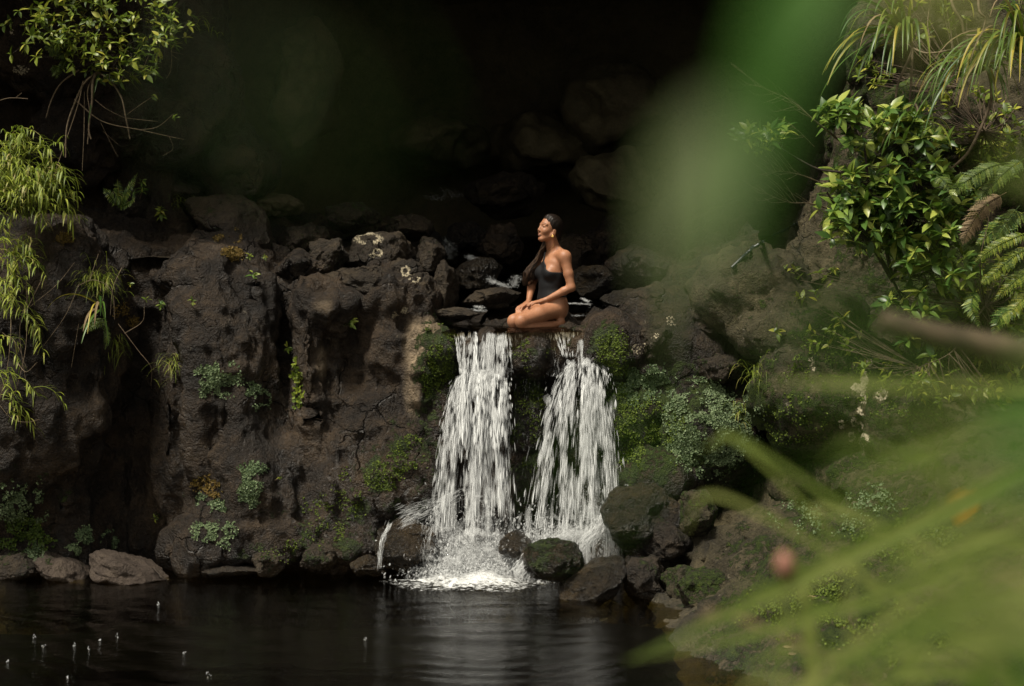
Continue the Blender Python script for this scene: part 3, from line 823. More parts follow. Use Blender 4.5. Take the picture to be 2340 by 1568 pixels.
# arms: left (near the lens) and right
LSh, LEl, LWr = (.0, -.162, .592), (-.022, -.222, .345), (.150, -.092, .240)
RSh, REl, RWr = (.005, .160, .590), (.085, .222, .385), (.214, .070, .222)
for sh, el, wr in ((LSh, LEl, LWr), (RSh, REl, RWr)):
    sh, el, wr = map(np.array, (sh, el, wr))
    B.ellipsoid(sh + np.array((0, .008*np.sign(-sh[1]), .0)), (.052, .050, .055), .035)
    B.capsule(sh, sh*.45 + el*.55, .043, .039, .03)
    B.capsule(sh*.45 + el*.55, el, .039, .033, .02)
    B.capsule(el, el*.72 + wr*.28, .032, .034, .02)
    B.capsule(el*.72 + wr*.28, wr, .034, .020, .012)
def hand(wr, tip, side, nrm, spread=1.):
    wr, tip, side, nrm = (np.array(v, float) for v in (wr, tip, side, nrm))
    d = tip - wr; L = np.linalg.norm(d); d /= L
    nrm = nrm - (nrm@d)*d; nrm /= np.linalg.norm(nrm)
    side = np.cross(nrm, d) * np.sign(np.cross(nrm, d) @ side)
    B.capsule(wr, wr + d*.03, .021, .020, .012)
    R3 = np.stack([d, side, nrm])
    B.ellipsoid(wr + d*.052 + nrm*.002, (.050, .036, .0155), .012, R3)
    for off, ln, ang in ((.028, .066, .10), (.0095, .074, .02), (-.0095, .069, -.07), (-.027, .055, -.18)):
        k = wr + d*(.082 - abs(off)*.25) + side*off + nrm*.004
        u = d*math.cos(ang*spread) + side*math.sin(ang*spread)
        p1 = k + (u + nrm*.05)*ln*.48; p2 = p1 + (u - nrm*.30)*ln*.30; p3 = p2 + (u - nrm*.5)*ln*.24
        B.capsule(k - u*.012, p1, .0098, .0085, .004); B.capsule(p1, p2, .0085, .0078, .003); B.capsule(p2, p3, .0078, .0066, .003)
    t0 = wr + d*.022 + side*.020; t1 = t0 + (d*.7 + side*.72)*.040; t2 = t1 + (d*.95 + side*.3 - nrm*.15)*.028
    B.capsule(t0, t1, .0135, .0105, .010); B.capsule(t1, t2, .0100, .0078, .003)
hand(LWr, (.290, -.045, .203), (0, 1, 0), (.30, 0, .95), 1.3)
hand(RWr, (.338, .035, .162), (0, -1, 0), (.36, 0, .93), 1.0)
# legs, folded under
for hip, kn, an, toe in (((.045, -.085, .165), (.392, -.130, .076), (.03, -.115, .045), (-.12, -.10, .030)), ((.045, .085, .165), (.385, .005, .072), (.03, .07, .045), (-.12, .07, .030))):
    hip, kn, an, toe = map(np.array, (hip, kn, an, toe))
    m = hip*.5 + kn*.5 + np.array((0, 0, .006))
    B.capsule(hip, m, .078, .068, .02)
    B.capsule(m, kn, .068, .053, .02)
    B.ellipsoid(kn + np.array((.010, 0, -.006)), (.052, .050, .058), .02)
    c = kn*.62 + an*.38; c[2] = .026
    k2 = kn.copy(); k2[2] = .034; k2[0] -= .02
    B.capsule(k2, c, .036, .036, .008)
    B.capsule(c, an, .036, .027, .008)
    B.capsule(an, toe, .030, .020, .012)
    B.ellipsoid(an + np.array((-.02, 0, .025)), (.03, .026, .03), .02)
V, Q = B.mesh()
V = V + 0.0
VW = toW(V)
QW = Q[:, ::-1]
def skin_mat():
    m = NT('tanned skin')
    p = m.n('ShaderNodeNewGeometry').outputs['Position']
    n = m.math('ADD', m.math('MULTIPLY', m.noise(p, 9, 4), .7), m.math('MULTIPLY', m.noise(p, 70, 3), .3))
    bs = m.n('ShaderNodeBsdfPrincipled', Roughness=.52, Normal=m.n('ShaderNodeBump', Height=m.noise(p, 220, 3), Strength=.12, Distance=.004))
    m.set(bs.inputs['Base Color'], m.ramp(n, [(.35, (.29, .125, .062)), (.65, (.41, .19, .100))]))
    bs.inputs['Specular IOR Level'].default_value = .45
    bs.inputs['Subsurface Weight'].default_value = .12
    bs.inputs['Subsurface Radius'].default_value = (.012, .005, .003)
    return m.done(bs)
M_SKIN = skin_mat()
root_loc = Vector(PO.tolist())
pme = mesh('person', VW - PO, QW, M_SKIN)
person = obj('person', pme, None, PO)
tag(person, 'person in a black one shouldered swimsuit kneeling on the ledge, face lifted to the left', 'person')
def relax(o, n, f=.5):
    md = o.modifiers.new('smooth', 'SMOOTH'); md.iterations = n; md.factor = f
relax(person, 2, .4)
PB = BVHTree.FromPolygons(VW.tolist(), QW.tolist())
def phit(cx, cy, off=.0):
    px, py = (1180 + cx/4.9)*.950447, (490 + cy/4.9)*.950447
    d = Vector(ray(px, py).tolist()).normalized()
    l, n, _, _ = PB.ray_cast(Vector((0, 0, CAM_H)), d)
    if l is None: return None
    if n.dot(d) > 0: n = -n
    return np.array(l + n*off)
# swimsuit
S = SDF((-.24, -.22, .05), (.2, .22, .70), .0045)
torso(S)
S.f -= .0055
X, Y, Z = S.coords()
zt = np.interp(Y, [-.22,-.15,-.11,-.06,-.02,.015,.045,.08,.12,.22], [.445,.462,.475,.505,.54,.57,.56,.52,.508,.50])
zt = np.where(X < -.02, .47, zt)
leg = .262 - 1.6*np.clip(.09-np.abs(Y), 0, .09)
S.f[:] = smax(smax(S.f, Z - zt, .006), leg - Z, .006)
SV_, SQ_ = S.mesh()
M_SUIT = plain_mat('black swimsuit fabric', (.006, .0062, .0072), .7, .3, .25, 160)
suit = obj('swimsuit', mesh('swimsuit', toW(SV_) - PO, SQ_[:, ::-1], M_SUIT), person)
relax(suit, 3, .5)
def on_skin(name, pts, r, mat, off=.001, n=5, flat=False):
    P = [phit(a, b, off) for a, b in pts]
    P = [p for p in P if p is not None]
    if len(P) < 2: return None
    P = spline(P, 5)
    R = np.full(len(P), r); R[0] *= .45; R[-1] *= .45
    Vt, Ft = tube(P, R, n)
    return obj(name, mesh(name, Vt - PO, Ft, mat), person)
on_skin('shoulder_strap', [(622,680),(630,650),(638,615),(643,580),(645,548)], .0110, M_SUIT, .0, 8)
M_GOLD = plain_mat('gold', (.75, .50, .16), .28, .5, .1, 40, metal=1.0)
on_skin('necklace', [(745,470),(735,500),(705,530),(672,556),(642,582),(625,600)], .0015, M_GOLD, .001)
_h = NT('dark brown hair')
_p = _h.n('ShaderNodeNewGeometry').outputs['Position']
_mp = _h.n('ShaderNodeMapping', Vector=_p, Scale=(1.0, 1.0, .22))
_r = _h.math('ADD', _h.math('MULTIPLY', _h.attr('rnd'), .6), _h.math('MULTIPLY', _h.noise(_mp.outputs[0], 130, 4), .6))
_b = _h.n('ShaderNodeBsdfPrincipled', Roughness=.5)
_h.set(_b.inputs['Base Color'], _h.ramp(_r, [(.2, (.007, .0042, .0026)), (.55, (.017, .0098, .0058)), (.95, (.10, .056, .031))])); _b.inputs['Specular IOR Level'].default_value = .22
M_HAIR = _h.done(_b)
M_LIP = plain_mat('lips', (.26, .095, .07), .4, .4, .1, 60)
M_EYE = plain_mat('dark eye', (.03, .02, .015), .2, .5, .3, 200)
M_BROW = plain_mat('brow', (.035, .02, .014), .7, .2, .2, 90)
def on_face(name, pts, r, mat, sink=.0):
    P = []
    for q in pts:
        l, n, _, _ = PB.find_nearest(Vector(toW(H(*q)).tolist()))
        P.append(np.array(l) + sink*np.array(n))
    P = spline(P, 5); R = np.full(len(P), r)*np.sin(np.linspace(.25, math.pi-.25, len(P)))
    Vt, Ft = tube(P, R, 6)
    return obj(name, mesh(name, Vt - PO, Ft, mat), person)
for s_ in (1, -1):
    on_face('eyebrow', [(.092,.011*s_,.036),(.088,.025*s_,.042),(.078,.041*s_,.041),(.066,.053*s_,.033)], .0034, M_BROW)
    on_face('eyelash', [(.092,.021*s_,.015),(.088,.032*s_,.018),(.080,.044*s_,.012)], .0026, M_BROW)
    on_face('eye', [(.091,.024*s_,.011),(.088,.032*s_,.011),(.083,.041*s_,.010)], .0028, M_EYE, -.0006)
on_face('lip', [(.090,-.016,-.059),(.097,-.008,-.057),(.100,0,-.0572),(.096,.009,-.057),(.088,.018,-.059)], .0034, M_LIP)
on_face('lip', [(.089,-.014,-.063),(.095,-.008,-.067),(.098,0,-.068),(.093,.009,-.066),(.087,.015,-.063)], .0036, M_LIP)
eb = MB()
ec = toW(H(.006, .082, -.062))
for k in range(7):
    Vi, Fi = ICO[2]
    a = k*math.pi/3
    c = ec + (np.array((math.cos(a)*.007, -.002, math.sin(a)*.007)) if k < 6 else np.array((0, -.004, 0)))
    eb.add(Vi*.0048 + c - PO, Fi)
Vi, Fi = ICO[2]; eb.add(Vi*.0038 + ec + np.array((0, 0, .014)) - PO, Fi)
obj('earring', eb.mesh('earring', M_GOLD), person)
# hair: a cap on the skull and long waves over the far shoulder
Hh = SDF((-.14, -.14, .66), (.22, .14, 1.0), .004)
Hh.ellipsoid(H(-.012, 0, .038), np.array((.094, .074, .085))*HS, .02, HROT)
Hh.ellipsoid(H(.028, 0, -.02), np.array((.068, .058, .088))*HS, .02, HROT)
X, Y, Z = Hh.coords()
a_ = ((X-Hc[0])*hf[0] + (Z-Hc[2])*hf[2])/HS; c_ = ((X-Hc[0])*hu[0] + (Z-Hc[2])*hu[2])/HS; b_ = (Y-Hc[1])*-1/HS
lim = np.where(c_ > -.005, .008 + np.clip(c_+.005, 0, .2)*.66, .008 + np.clip(c_+.005, -.2, 0)*1.6) + .004*np.sin(b_*190)
Hh.f[:] = Hh.f - np.clip((lim - a_)*.32, -.012, .015)       # thin at the hairline, fuller behind
Hh.f[:] = smax(Hh.f, -.085 - c_ + 0*a_, .01)
Hh.ellipsoid(H(-.078, -.01, -.030), np.array((.045, .058, .070))*HS, .03, HROT)
Hh.ellipsoid(H(-.005, .074, -.026), np.array((.020, .02, .034))*HS, .004, HROT, True)      # the ear stays free
hv, hq = Hh.mesh()
hv = hv + vnormals(hv, hq)*(.0009*np.sin(np.arctan2(hv[:,2]-Hc[2]-.02, hv[:,0]-Hc[0]-.05)*0 + hv[:,1]*420 + hv[:,2]*60 + 1.2*vnoise(hv*40, 4)))[:,None]
hair = obj('hair', mesh('hair', toW(hv) - PO, hq[:, ::-1], M_HAIR), person)
sb = MB()
rg = np.random.default_rng(5)
for k in range(420):
    u, v = rg.uniform(0, 1), rg.uniform(-1, 1)
    t = rg.uniform(.75, 1.08)
    x1, x2, x3 = 648 - 75*u, 620 - 130*u, 565 - 175*u
    pts = [BF(740 - 40*u, 300, .04 + .03*v), BF(665 - 25*u, 400 + 25*rg.normal(), .075 + .02*v), BF(x1, 520, .115 + .025*v),
           BF(x2, 660, .135 + .028*v), BF(x3, 660 + 140*t, .145 + .03*v), BF(545 - 145*u + 14*rg.normal(), 700 + (130 + 95*u)*t + 15*rg.normal(), .15 + .032*v)]
    P = spline(pts, 7)
    ph = rg.uniform(0, 6.28); tt = np.linspace(0, 1, len(P))
    wv = .012*np.sin(tt*19 + ph)*np.clip(tt*2-.4, 0, 1)
    P = P + 1.5*wv[:,None]*np.array((.6, .5, .1)) + (.007*np.cos(tt*15+ph*2)*np.clip(tt*2-.4, 0, 1))[:,None]*np.array((0, .8, .3))
    R = .0062*np.clip(1.15 - tt, .18, 1)*np.clip(tt*6+.3, 0, 1)*rg.uniform(.6, 1.2)
    Vt, Ft = tube(toW(P) - PO, R, 5)
    sb.add(Vt, Ft, rg.uniform())
obj('hair_strand', sb.mesh('hair_strand', M_HAIR), person)

# ------------------------------------------------------------------ falling water
def water_drop_mat(name, a, trans=.35):
    m = NT(name)
    # white water scatters light through its whole bulk: shade it by the side of the fall, not drop by drop
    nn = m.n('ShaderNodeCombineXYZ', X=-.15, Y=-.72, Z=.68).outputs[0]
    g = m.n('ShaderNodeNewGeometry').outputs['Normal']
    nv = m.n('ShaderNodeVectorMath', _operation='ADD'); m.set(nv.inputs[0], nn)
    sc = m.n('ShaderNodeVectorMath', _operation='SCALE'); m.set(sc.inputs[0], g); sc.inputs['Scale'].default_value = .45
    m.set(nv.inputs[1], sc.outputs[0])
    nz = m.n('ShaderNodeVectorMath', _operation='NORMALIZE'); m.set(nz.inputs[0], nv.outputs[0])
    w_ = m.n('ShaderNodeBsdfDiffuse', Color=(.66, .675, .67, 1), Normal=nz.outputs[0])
    tr = m.n('ShaderNodeBsdfTransparent')
    al = m.math('MULTIPLY', m.attr('rnd'), a, clamp=True)
    return m.done(m.n('ShaderNodeMixShader', **{'0': al, '1': tr, '2': w_}))
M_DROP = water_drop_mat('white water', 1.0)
def streaks(P, D, L, Rr, al, sides=5):
    """a lens shaped streak at each P along D; lengths L, radii Rr; al = how opaque"""
    n = len(P)
    D = D/np.maximum(np.linalg.norm(D, axis=1, keepdims=True), 1e-9)
    ref = np.where(np.abs(D[:,2:3]) < .9, np.array((0,0,1.)), np.array((1.,0,0)))
    A = np.cross(D, ref); A /= np.linalg.norm(A, axis=1, keepdims=True); Bv = np.cross(D, A)
    tt = np.array((-.5, -.22, .12, .5)); rr = np.array((.12, .8, 1., .18))
    th = np.arange(sides)*2*math.pi/sides
    c = P[:,None,:] + D[:,None,:]*(tt[None,:,None]*L[:,None,None])
    rad = Rr[:,None]*rr[None]
    ring = np.cos(th)[None,:,None]*A[:,None,:] + np.sin(th)[None,:,None]*Bv[:,None,:]
    V = c[:,:,None,:] + rad[:,:,None,None]*ring[:,None,:,:]
    V = V.reshape(n, -1, 3)
    f = []
    for i in range(3):
        for j in range(sides):
            f.append((i*sides+j, i*sides+(j+1)%sides, (i+1)*sides+(j+1)%sides, (i+1)*sides+j))
    F = (np.array(f)[None] + (np.arange(n)*4*sides)[:,None,None]).reshape(-1, 4)
    return V.reshape(-1, 3), F, np.repeat(al, 4*sides)
G = 9.81
def spray(rg, n, src, vel, tmax, size, al, zmin, shut=1/70., lmin=.012, tpow=1.0, clumps=40, cj=.35, cs=.03, brk=1.0, per=None):
    """drops thrown from src (two ends of a line) that fall freely; returns positions, velocities, ..."""
    src = np.array(src, float)
    cal = rg.lognormal(-.15, .75, clumps); cu = rg.uniform(0, 1, clumps); cw = rg.exponential(1, clumps)**1.6+.08
    ci = rg.choice(clumps, n, p=cw/cw.sum())
    u = np.clip(cu[ci] + rg.normal(0, cs, n), -.06, 1.06)
    vr = rg.normal(0, 1, (clumps, 3))*cj
    t = tmax*rg.uniform(0, 1, n)**tpow
    v0 = np.array(vel[0]) + (np.array(vel[1])-np.array(vel[0]))*u[:,None]
    v0 = v0 + np.array(vel[2])*(vr[ci] + rg.normal(0, .45, (n, 3)))
    P = src[0] + (src[1]-src[0])*u[:,None] + v0*t[:,None]; P[:,2] -= .5*G*t*t
    P = P + rg.normal(0, .007, (n, 3))
    Vv = v0.copy(); Vv[:,2] -= G*t
    q = vnoise(np.stack([P[:,0]*17, P[:,2]*4.2, np.full(n, 7.7)], 1), 81) + .6*vnoise(np.stack([P[:,0]*42, P[:,2]*11, np.full(n, 1.7)], 1), 82)
    low = np.clip((1.75-P[:,2])/1.5, 0, 1)
    gate = np.clip((q + .42 - .40*low*brk)*2.0 + .5, .06, 1)          # the water breaks up as it falls
    k = (P[:,2] > zmin) & (rg.uniform(0, 1, n) < gate)
    al = al*np.clip(.12 + t/.13, 0, 1)*(.55 + .6*gate)
    P, Vv = P[k], Vv[k]; m = len(P)
    sp = np.linalg.norm(Vv, axis=1)
    return P, Vv, lmin + sp*shut*rg.uniform(.6, 1.5, m), size*rg.lognormal(0, .45, m), np.clip(al[k]*cal[ci][k]*rg.uniform(.4, 1.4, m), .02, .9)
def bundle(parts):
    return [np.concatenate([p[i] for p in parts]) for i in range(5)]
def fall_part(name, root, parts, kind='stuff'):
    P, Vv, L, Rr, al = bundle(parts)
    V, F, a = streaks(P, Vv, L, Rr, al)
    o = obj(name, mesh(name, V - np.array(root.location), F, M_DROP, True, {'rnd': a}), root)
    o['kind'] = kind
    return o
rg = np.random.default_rng(3)
def film(rg, n, x0, x1, ptop, pbot, y0, y1, size, al, drift=0., keepc=None):
    """thin strings of water that cling to the rock from the lip down"""
    u = rg.uniform(0, 1, n)
    nc = 26; cen = rg.uniform(0, 1, nc); ci = rg.integers(0, nc, n)
    u = cen[ci] + rg.normal(0, .018, n)
    t = .12 + .88*rg.uniform(0, 1, n)
    px = x0 + (x1-x0)*u + drift*(u-.5)*t; py = ptop + (pbot-ptop)*t
    yy = y0 + (y1-y0)*t + rg.normal(0, .012, n)
    P = np.array([at(a, b, c) for a, b, c in zip(px, py, yy)])
    D = np.stack([drift*(u-.5)/277*.8, np.full(n, (y1-y0)), np.full(n, -(pbot-ptop)/277)], 1)
    return P, D, rg.uniform(.025, .06, n), .7*size*rg.lognormal(0, .4, n), np.clip(al*rg.uniform(.4, 1.3, n), .05, .95)

# left fall
lf = empty('waterfall', at(1085, 1300, 15.75), 'broad left waterfall pouring from the ledge below the person\'s knees', 'waterfall', 'the two falls')
A0, A1 = at(1048, 758, 16.02), at(1158, 762, 16.0)
fall_part('falling_water', lf, [
    spray(rg, 1500, (at(1062,764,16.0), at(1088,765,15.98)), ((-.06,-.35,-.4),(.0,-.35,-.4),(.03,.08,.2)), .26, .0030, .20, .02, 1/36., .02, clumps=12),
    spray(rg, 1900, (at(1100,764,16.0), at(1154,766,15.98)), ((-.02,-.35,-.5),(.03,-.35,-.4),(.03,.08,.2)), .26, .0030, .18, .02, 1/36., .02, clumps=15),
    spray(rg, 2600, (at(1050,770,16.0), at(1155,770,15.98)), ((-.24,-.4,-.5),(.05,-.4,-.4),(.07,.12,.2)), .60, .0034, .16, .02, 1/45., .02, clumps=30),
    spray(rg, 5200, (at(1048,862,15.92), at(1112,846,15.9)), ((-.46,-.5,-.1),(-.02,-.6,-.1),(.08,.18,.35)), .50, .0036, .19, .0, 1/50., .022, 1.15, 36),
    spray(rg, 5200, (at(1085,838,15.9), at(1154,872,15.9)), ((-.05,-.55,-.1),(.08,-.5,-.1),(.08,.18,.35)), .50, .0036, .19, .0, 1/50., .022, 1.15, 36),
    spray(rg, 3600, (at(1066,850,15.88), at(1146,860,15.86)), ((-.08,-.6,.1),(.05,-.6,.1),(.06,.18,.35)), .34, .0044, .34, .0, 1/50., .035, clumps=40, cs=.05),
    spray(rg, 700, (at(1040,862,15.92), at(1158,862,15.9)), ((-.42,-.7,.1),(.12,-.6,.1),(.12,.2,.4)), .52, .0026, .45, .0, 1/70., .015, clumps=70),
])
fall_part('water_veil', lf, [spray(rg, 650, (at(1050,862,15.94), at(1150,858,15.92)), ((-.26,-.5,-.1),(.06,-.55,-.1),(.05,.14,.3)), .50, .016, .055, .0, 1/30., clumps=22),
    spray(rg, 300, (at(1060,848,15.9), at(1145,850,15.9)), ((-.10,-.55,.1),(.05,-.55,.1),(.05,.14,.3)), .24, .018, .10, .0, 1/40., clumps=14)])
fall_part('clinging_film', lf, [film(rg, 420, 1035, 1095, 752, 850, 16.12, 16.0, .0045, .30, -30), film(rg, 380, 1098, 1168, 752, 860, 16.12, 16.02, .0042, .25, 10),
                                film(rg, 160, 1170, 1260, 770, 1180, 16.18, 16.15, .0028, .14, 10)])
# right fall
rf_ = empty('waterfall', at(1315, 1260, 15.75), 'fanning right waterfall that narrows to a spout at the lip', 'waterfall', 'the two falls')
fall_part('falling_water', rf_, [
    spray(rg, 900, (at(1324,780,16.02), at(1350,782,16.02)), ((-.05,-.25,-.5),(.05,-.25,-.5),(.02,.06,.2)), .17, .0030, .24, .8, 1/45., .02, clumps=10),
    spray(rg, 5200, (at(1318,834,15.95), at(1350,820,15.93)), ((-.70,-.5,.1),(-.06,-.55,.3),(.10,.14,.25)), .58, .0034, .15, .12, 1/46., .02, 1.1, 60, cs=.06, brk=.6),
    spray(rg, 5200, (at(1328,820,15.95), at(1368,834,15.93)), ((-.34,-.5,.25),(.24,-.5,.1),(.09,.14,.25)), .58, .0034, .15, .12, 1/46., .02, 1.1, 60, cs=.06, brk=.6),
    spray(rg, 1700, (at(1310,834,15.93), at(1370,834,15.92)), ((-.34,-.5,.2),(.24,-.5,.2),(.06,.14,.30)), .30, .0042, .24, .12, 1/52., .03, clumps=40, cs=.05),
    spray(rg, 600, (at(1300,838,15.95), at(1388,838,15.93)), ((-.70,-.6,.2),(.20,-.6,.2),(.10,.2,.30)), .58, .0026, .42, .12, 1/70., .015, clumps=70),
])
fall_part('water_veil', rf_, [spray(rg, 775, (at(1312,832,15.95), at(1380,832,15.93)), ((-.62,-.5,.1),(.16,-.5,.1),(.06,.12,.25)), .58, .015, .055, .12, 1/30., clumps=40, cs=.06)])
fall_part('clinging_film', rf_, [film(rg, 420, 1265, 1345, 752, 812, 16.14, 16.06, .0040, .24, -40), film(rg, 260, 1345, 1420, 752, 815, 16.14, 16.06, .0040, .2, 60),
                                 film(rg, 420, 1170, 1330, 754, 860, 16.16, 16.16, .0030, .16, 0)])
# splash: foam and thrown drops where the falls strike
sp = empty('splash', at(1090, 1310, 15.5), 'white foaming splash where the left fall strikes the pool', 'splash')
def burst(rg, n, c, spread, up, size, al, tmax=.30, out=.5):
    c = np.array(c)
    P0 = c + rg.normal(0, 1, (n, 3))*np.array(spread)
    v = rg.normal(0, 1, (n, 3))*np.array((out, out*.8, 0)); v[:,2] = np.abs(rg.normal(0, up, n)) + .2
    t = tmax*rg.uniform(0, 1, n)**1.3
    P = P0 + v*t[:,None]; P[:,2] -= .5*G*t*t
    Vv = v.copy(); Vv[:,2] -= G*t
    k = P[:,2] > .0
    P, Vv = P[k], Vv[k]; m = len(P)
    return P, Vv, .012 + np.linalg.norm(Vv, axis=1)*rg.uniform(.5, 1.3, m)/90, size*rg.lognormal(0, .5, m), np.clip(al*rg.uniform(.4, 1.3, m), .05, .9)
def onw(px, py): return at(px, py, 4528*CAM_H/(py-560)*1.0)
o = [burst(rg, 8500, at(1085, 1294, 15.62), (.18, .10, .03), 1.25, .0038, .30), burst(rg, 2800, at(1160, 1302, 15.5), (.18, .10, .012), .8, .0038, .30),
     burst(rg, 1300, at(1010, 1306, 15.5), (.14, .10, .012), .5, .0046, .32), burst(rg, 900, at(1215, 1285, 15.45), (.09, .06, .02), .9, .0036, .26)]
o += [burst(rg, 700, at(1085, 1285, 15.6), (.17, .10, .04), 1.35, .030, .10), burst(rg, 260, at(1160, 1298, 15.5), (.18, .10, .02), .9, .024, .09), burst(rg, 160, at(1020, 1304, 15.5), (.14, .08, .02), .5, .018, .07)]
fall_part('thrown_drops', sp, o)
s2 = empty('splash', at(1335, 1215, 15.6), 'spray of the right fall bursting on the rocks behind the green filmed boulder', 'splash')
o = [burst(rg, 1000, at(1375, 1195, 15.7), (.07, .06, .06), 1.0, .0036, .24), burst(rg, 1200, at(1300, 1225, 15.6), (.13, .06, .02), .8, .0036, .22), burst(rg, 800, at(1235, 1235, 15.55), (.06, .06, .03), .9, .0034, .2)]
o += [burst(rg, 160, at(1310, 1220, 15.6), (.16, .06, .03), .9, .018, .06), burst(rg, 90, at(1380, 1195, 15.65), (.07, .06, .05), .9, .018, .06)]
fall_part('thrown_drops', s2, o)
# runnels: side stream over the black boulder on the left, film down to the splash from the right
def runnel(name, label, paths, n, size, al, wid):
    r = empty(name, at(*paths[0][0]), label, 'runnel')
    acc = []
    for pth in paths:
        C = spline([at(*p) for p in pth], 14)
        i = rg.integers(0, len(C)-1, n); f = rg.uniform(0, 1, n)[:,None]
        P = C[i]*(1-f) + C[i+1]*f; D = C[i+1]-C[i]
        P = P + rg.normal(0, 1, (n,3))*wid
        acc.append((P, D, rg.uniform(.025, .08, n), size*rg.lognormal(0, .4, n), np.clip(al*rg.uniform(.4, 1.3, n), .05, .9)))
    return fall_part('running_water', r, acc)
runnel('runnel', 'thin white runnel curling over the wet rock left of the falls', [[(1060,1120,15.65),(1000,1150,15.55),(950,1160,15.45),(915,1172,15.42)], [(1040,1130,15.6),(985,1165,15.48),(940,1185,15.4),(925,1195,15.4)], [(1010,1160,15.5),(985,1200,15.38),(975,1260,15.36),(985,1300,15.4)]], 260, .0024, .11, .026)
runnel('runnel', 'film of white water sliding left from the green filmed boulder into the foam', [[(1330,1215,15.5),(1270,1235,15.2),(1215,1275,15.0),(1180,1312,14.9)], [(1300,1232,15.3),(1240,1262,15.05),(1205,1305,14.95)], [(1385,1180,15.6),(1360,1215,15.4),(1335,1245,15.3)]], 900, .0028, .26, .028)
runnel('runnel', 'pale trickle down the left side of the black wet boulder', [[(890,1200,15.45),(872,1240,15.42),(868,1290,15.45)]], 160, .0026, .25, .010)
# foam lying on the pool
gx, gy = np.meshgrid(np.linspace(-1.05, .45, 170), np.linspace(14.7, 16.1, 120), indexing='ij')
P2 = np.stack([gx.ravel(), gy.ravel(), 0*gx.ravel()], 1)
rr = np.sqrt(((gx+.27)/.62)**2 + ((gy-15.55)/.58)**2) + .28*fbm(P2*np.array((5,5,1)), 3, 91).reshape(gx.shape)
gz = .018 + .05*np.clip(1-rr, 0, 1)*(fbm(P2*11, 3, 93).reshape(gx.shape)+.9) + .02*np.clip(1-rr, 0, 1)
i = np.arange(169)[:,None]*120; j = np.arange(119)[None,:]
Q = np.stack([i+j, i+120+j, i+120+j+1, i+j+1], -1).reshape(-1, 4)
keep = (rr[:-1,:-1] < 1.12).ravel()
fm = NT('foam')
p = fm.n('ShaderNodeNewGeometry').outputs['Position']
mp = fm.n('ShaderNodeMapping', Vector=p, Scale=(1, 1.4, 1))
a = fm.math('ADD', fm.attr('rnd'), fm.math('MULTIPLY', fm.math('SUBTRACT', fm.noise(mp.outputs[0], 22, 6, .7, .5), .5), 2.6))
a = fm.ramp(a, [(.3, 0.), (.75, .92)])
bs = fm.n('ShaderNodeBsdfPrincipled', Roughness=.5); bs.inputs['Base Color'].default_value = (.68, .69, .68, 1)
M_FOAM = fm.done(fm.n('ShaderNodeMixShader', **{'0': a, '1': fm.n('ShaderNodeBsdfTransparent'), '2': bs}))
FV = np.stack([gx, gy, gz], -1).reshape(-1, 3)
o = obj('foam', mesh('foam', FV - np.array(sp.location), Q[keep], M_FOAM, True, {'rnd': np.clip(1.25 - rr, 0, 1.2).ravel()}), sp)
o['kind'] = 'stuff'
# small white water and painted ripple glints on the stream above the ledge
def cascade(label, segs, n, size, al, wid):
    r = empty('cascade', at(*segs[0][0]), label, 'cascade')
    acc = []
    for a_, b_ in segs:
        a3, b3 = at(*a_), at(*b_)
        f = rg.uniform(0, 1, n)[:,None]
        P = a3*(1-f)+b3*f + rg.normal(0, 1, (n,3))*wid
        acc.append((P, np.tile(b3-a3, (n,1)) + rg.normal(0, .04, (n,3)), rg.uniform(.008, .024, n), .5*size*rg.lognormal(0, .5, n), np.clip(.5*al*rg.uniform(.4, 1.3, n), .05, .9)))
    fall_part('white_water', r, acc)
cascade('small cascade with a white foot just left of the person\'s waist', [((1180,630,17.75),(1172,655,17.6)), ((1120,640,17.7),(1160,656,17.5)), ((1105,625,17.8),(1130,648,17.6))], 280, .0036, .3, np.array((.025,.03,.008)))
cascade('pale patch of white water on the black boulder behind the small cascade', [((1068,585,18.0),(1092,596,17.9))], 360, .0042, .30, np.array((.02,.03,.010)))
cascade('dim far cascade at the back of the grotto stream', [((1010,432,21.5),(1045,452,21.2)), ((985,448,21.4),(1000,455,21.2))], 240, .006, .22, np.array((.05,.05,.02)))
cascade('broken white water left of the black boulder in the stream', [((1015,545,18.6),(1040,575,18.4)), ((1010,560,18.5),(1030,590,18.3))], 200, .004, .22, np.array((.02,.03,.015)))
cascade('line of ripples catching light to the right behind the person', [((1300,693,16.9),(1350,695,16.9)), ((1330,682,17.0),(1345,690,17.0))], 160, .0032, .3, np.array((.01,.02,.004)))  # white streaks drawn in for light glinting on the ripples
cascade('thin bright ripple at the right lip behind the person\'s feet', [((1310,721,16.5),(1400,722,16.5))], 200, .0030, .3, np.array((.01,.01,.003)))
cascade('glints of white water on the flat brown boulder\'s front edge', [((1085,700,16.8),(1105,703,16.8)), ((1070,708,16.75),(1110,710,16.7))], 160, .0030, .25, np.array((.012,.01,.006)))
# rain drops leaping from the pool at the lower left
DP = [(100,1488),(78,1466),(170,1485),(228,1472),(268,1466),(420,1503),(362,1390),(155,1558),(475,1556),(200,1494),(18,1520),(833,1470)]
for k, (px, py) in enumerate(DP):
    c = onw(px, py); m = 6
    P = c + np.stack([rg.normal(0, .006, m), rg.normal(0, .012, m), np.abs(rg.normal(.004, .011, m)) + .022], 1)
    D = np.tile((0,0,1.), (m,1)) + rg.normal(0, .5, (m,3))
    V, F, a = streaks(P, D, rg.uniform(.007, .018, m), rg.uniform(.0013, .0030, m), rg.uniform(.3, .7, m))
    o = obj('leaping_drop', mesh('leaping_drop', V - c, F, M_DROP, True, {'rnd': a}), None, c)
    tag(o, 'small white drop leaping from the dark pool at the lower left', 'water drop', 'drops leaping from the pool')

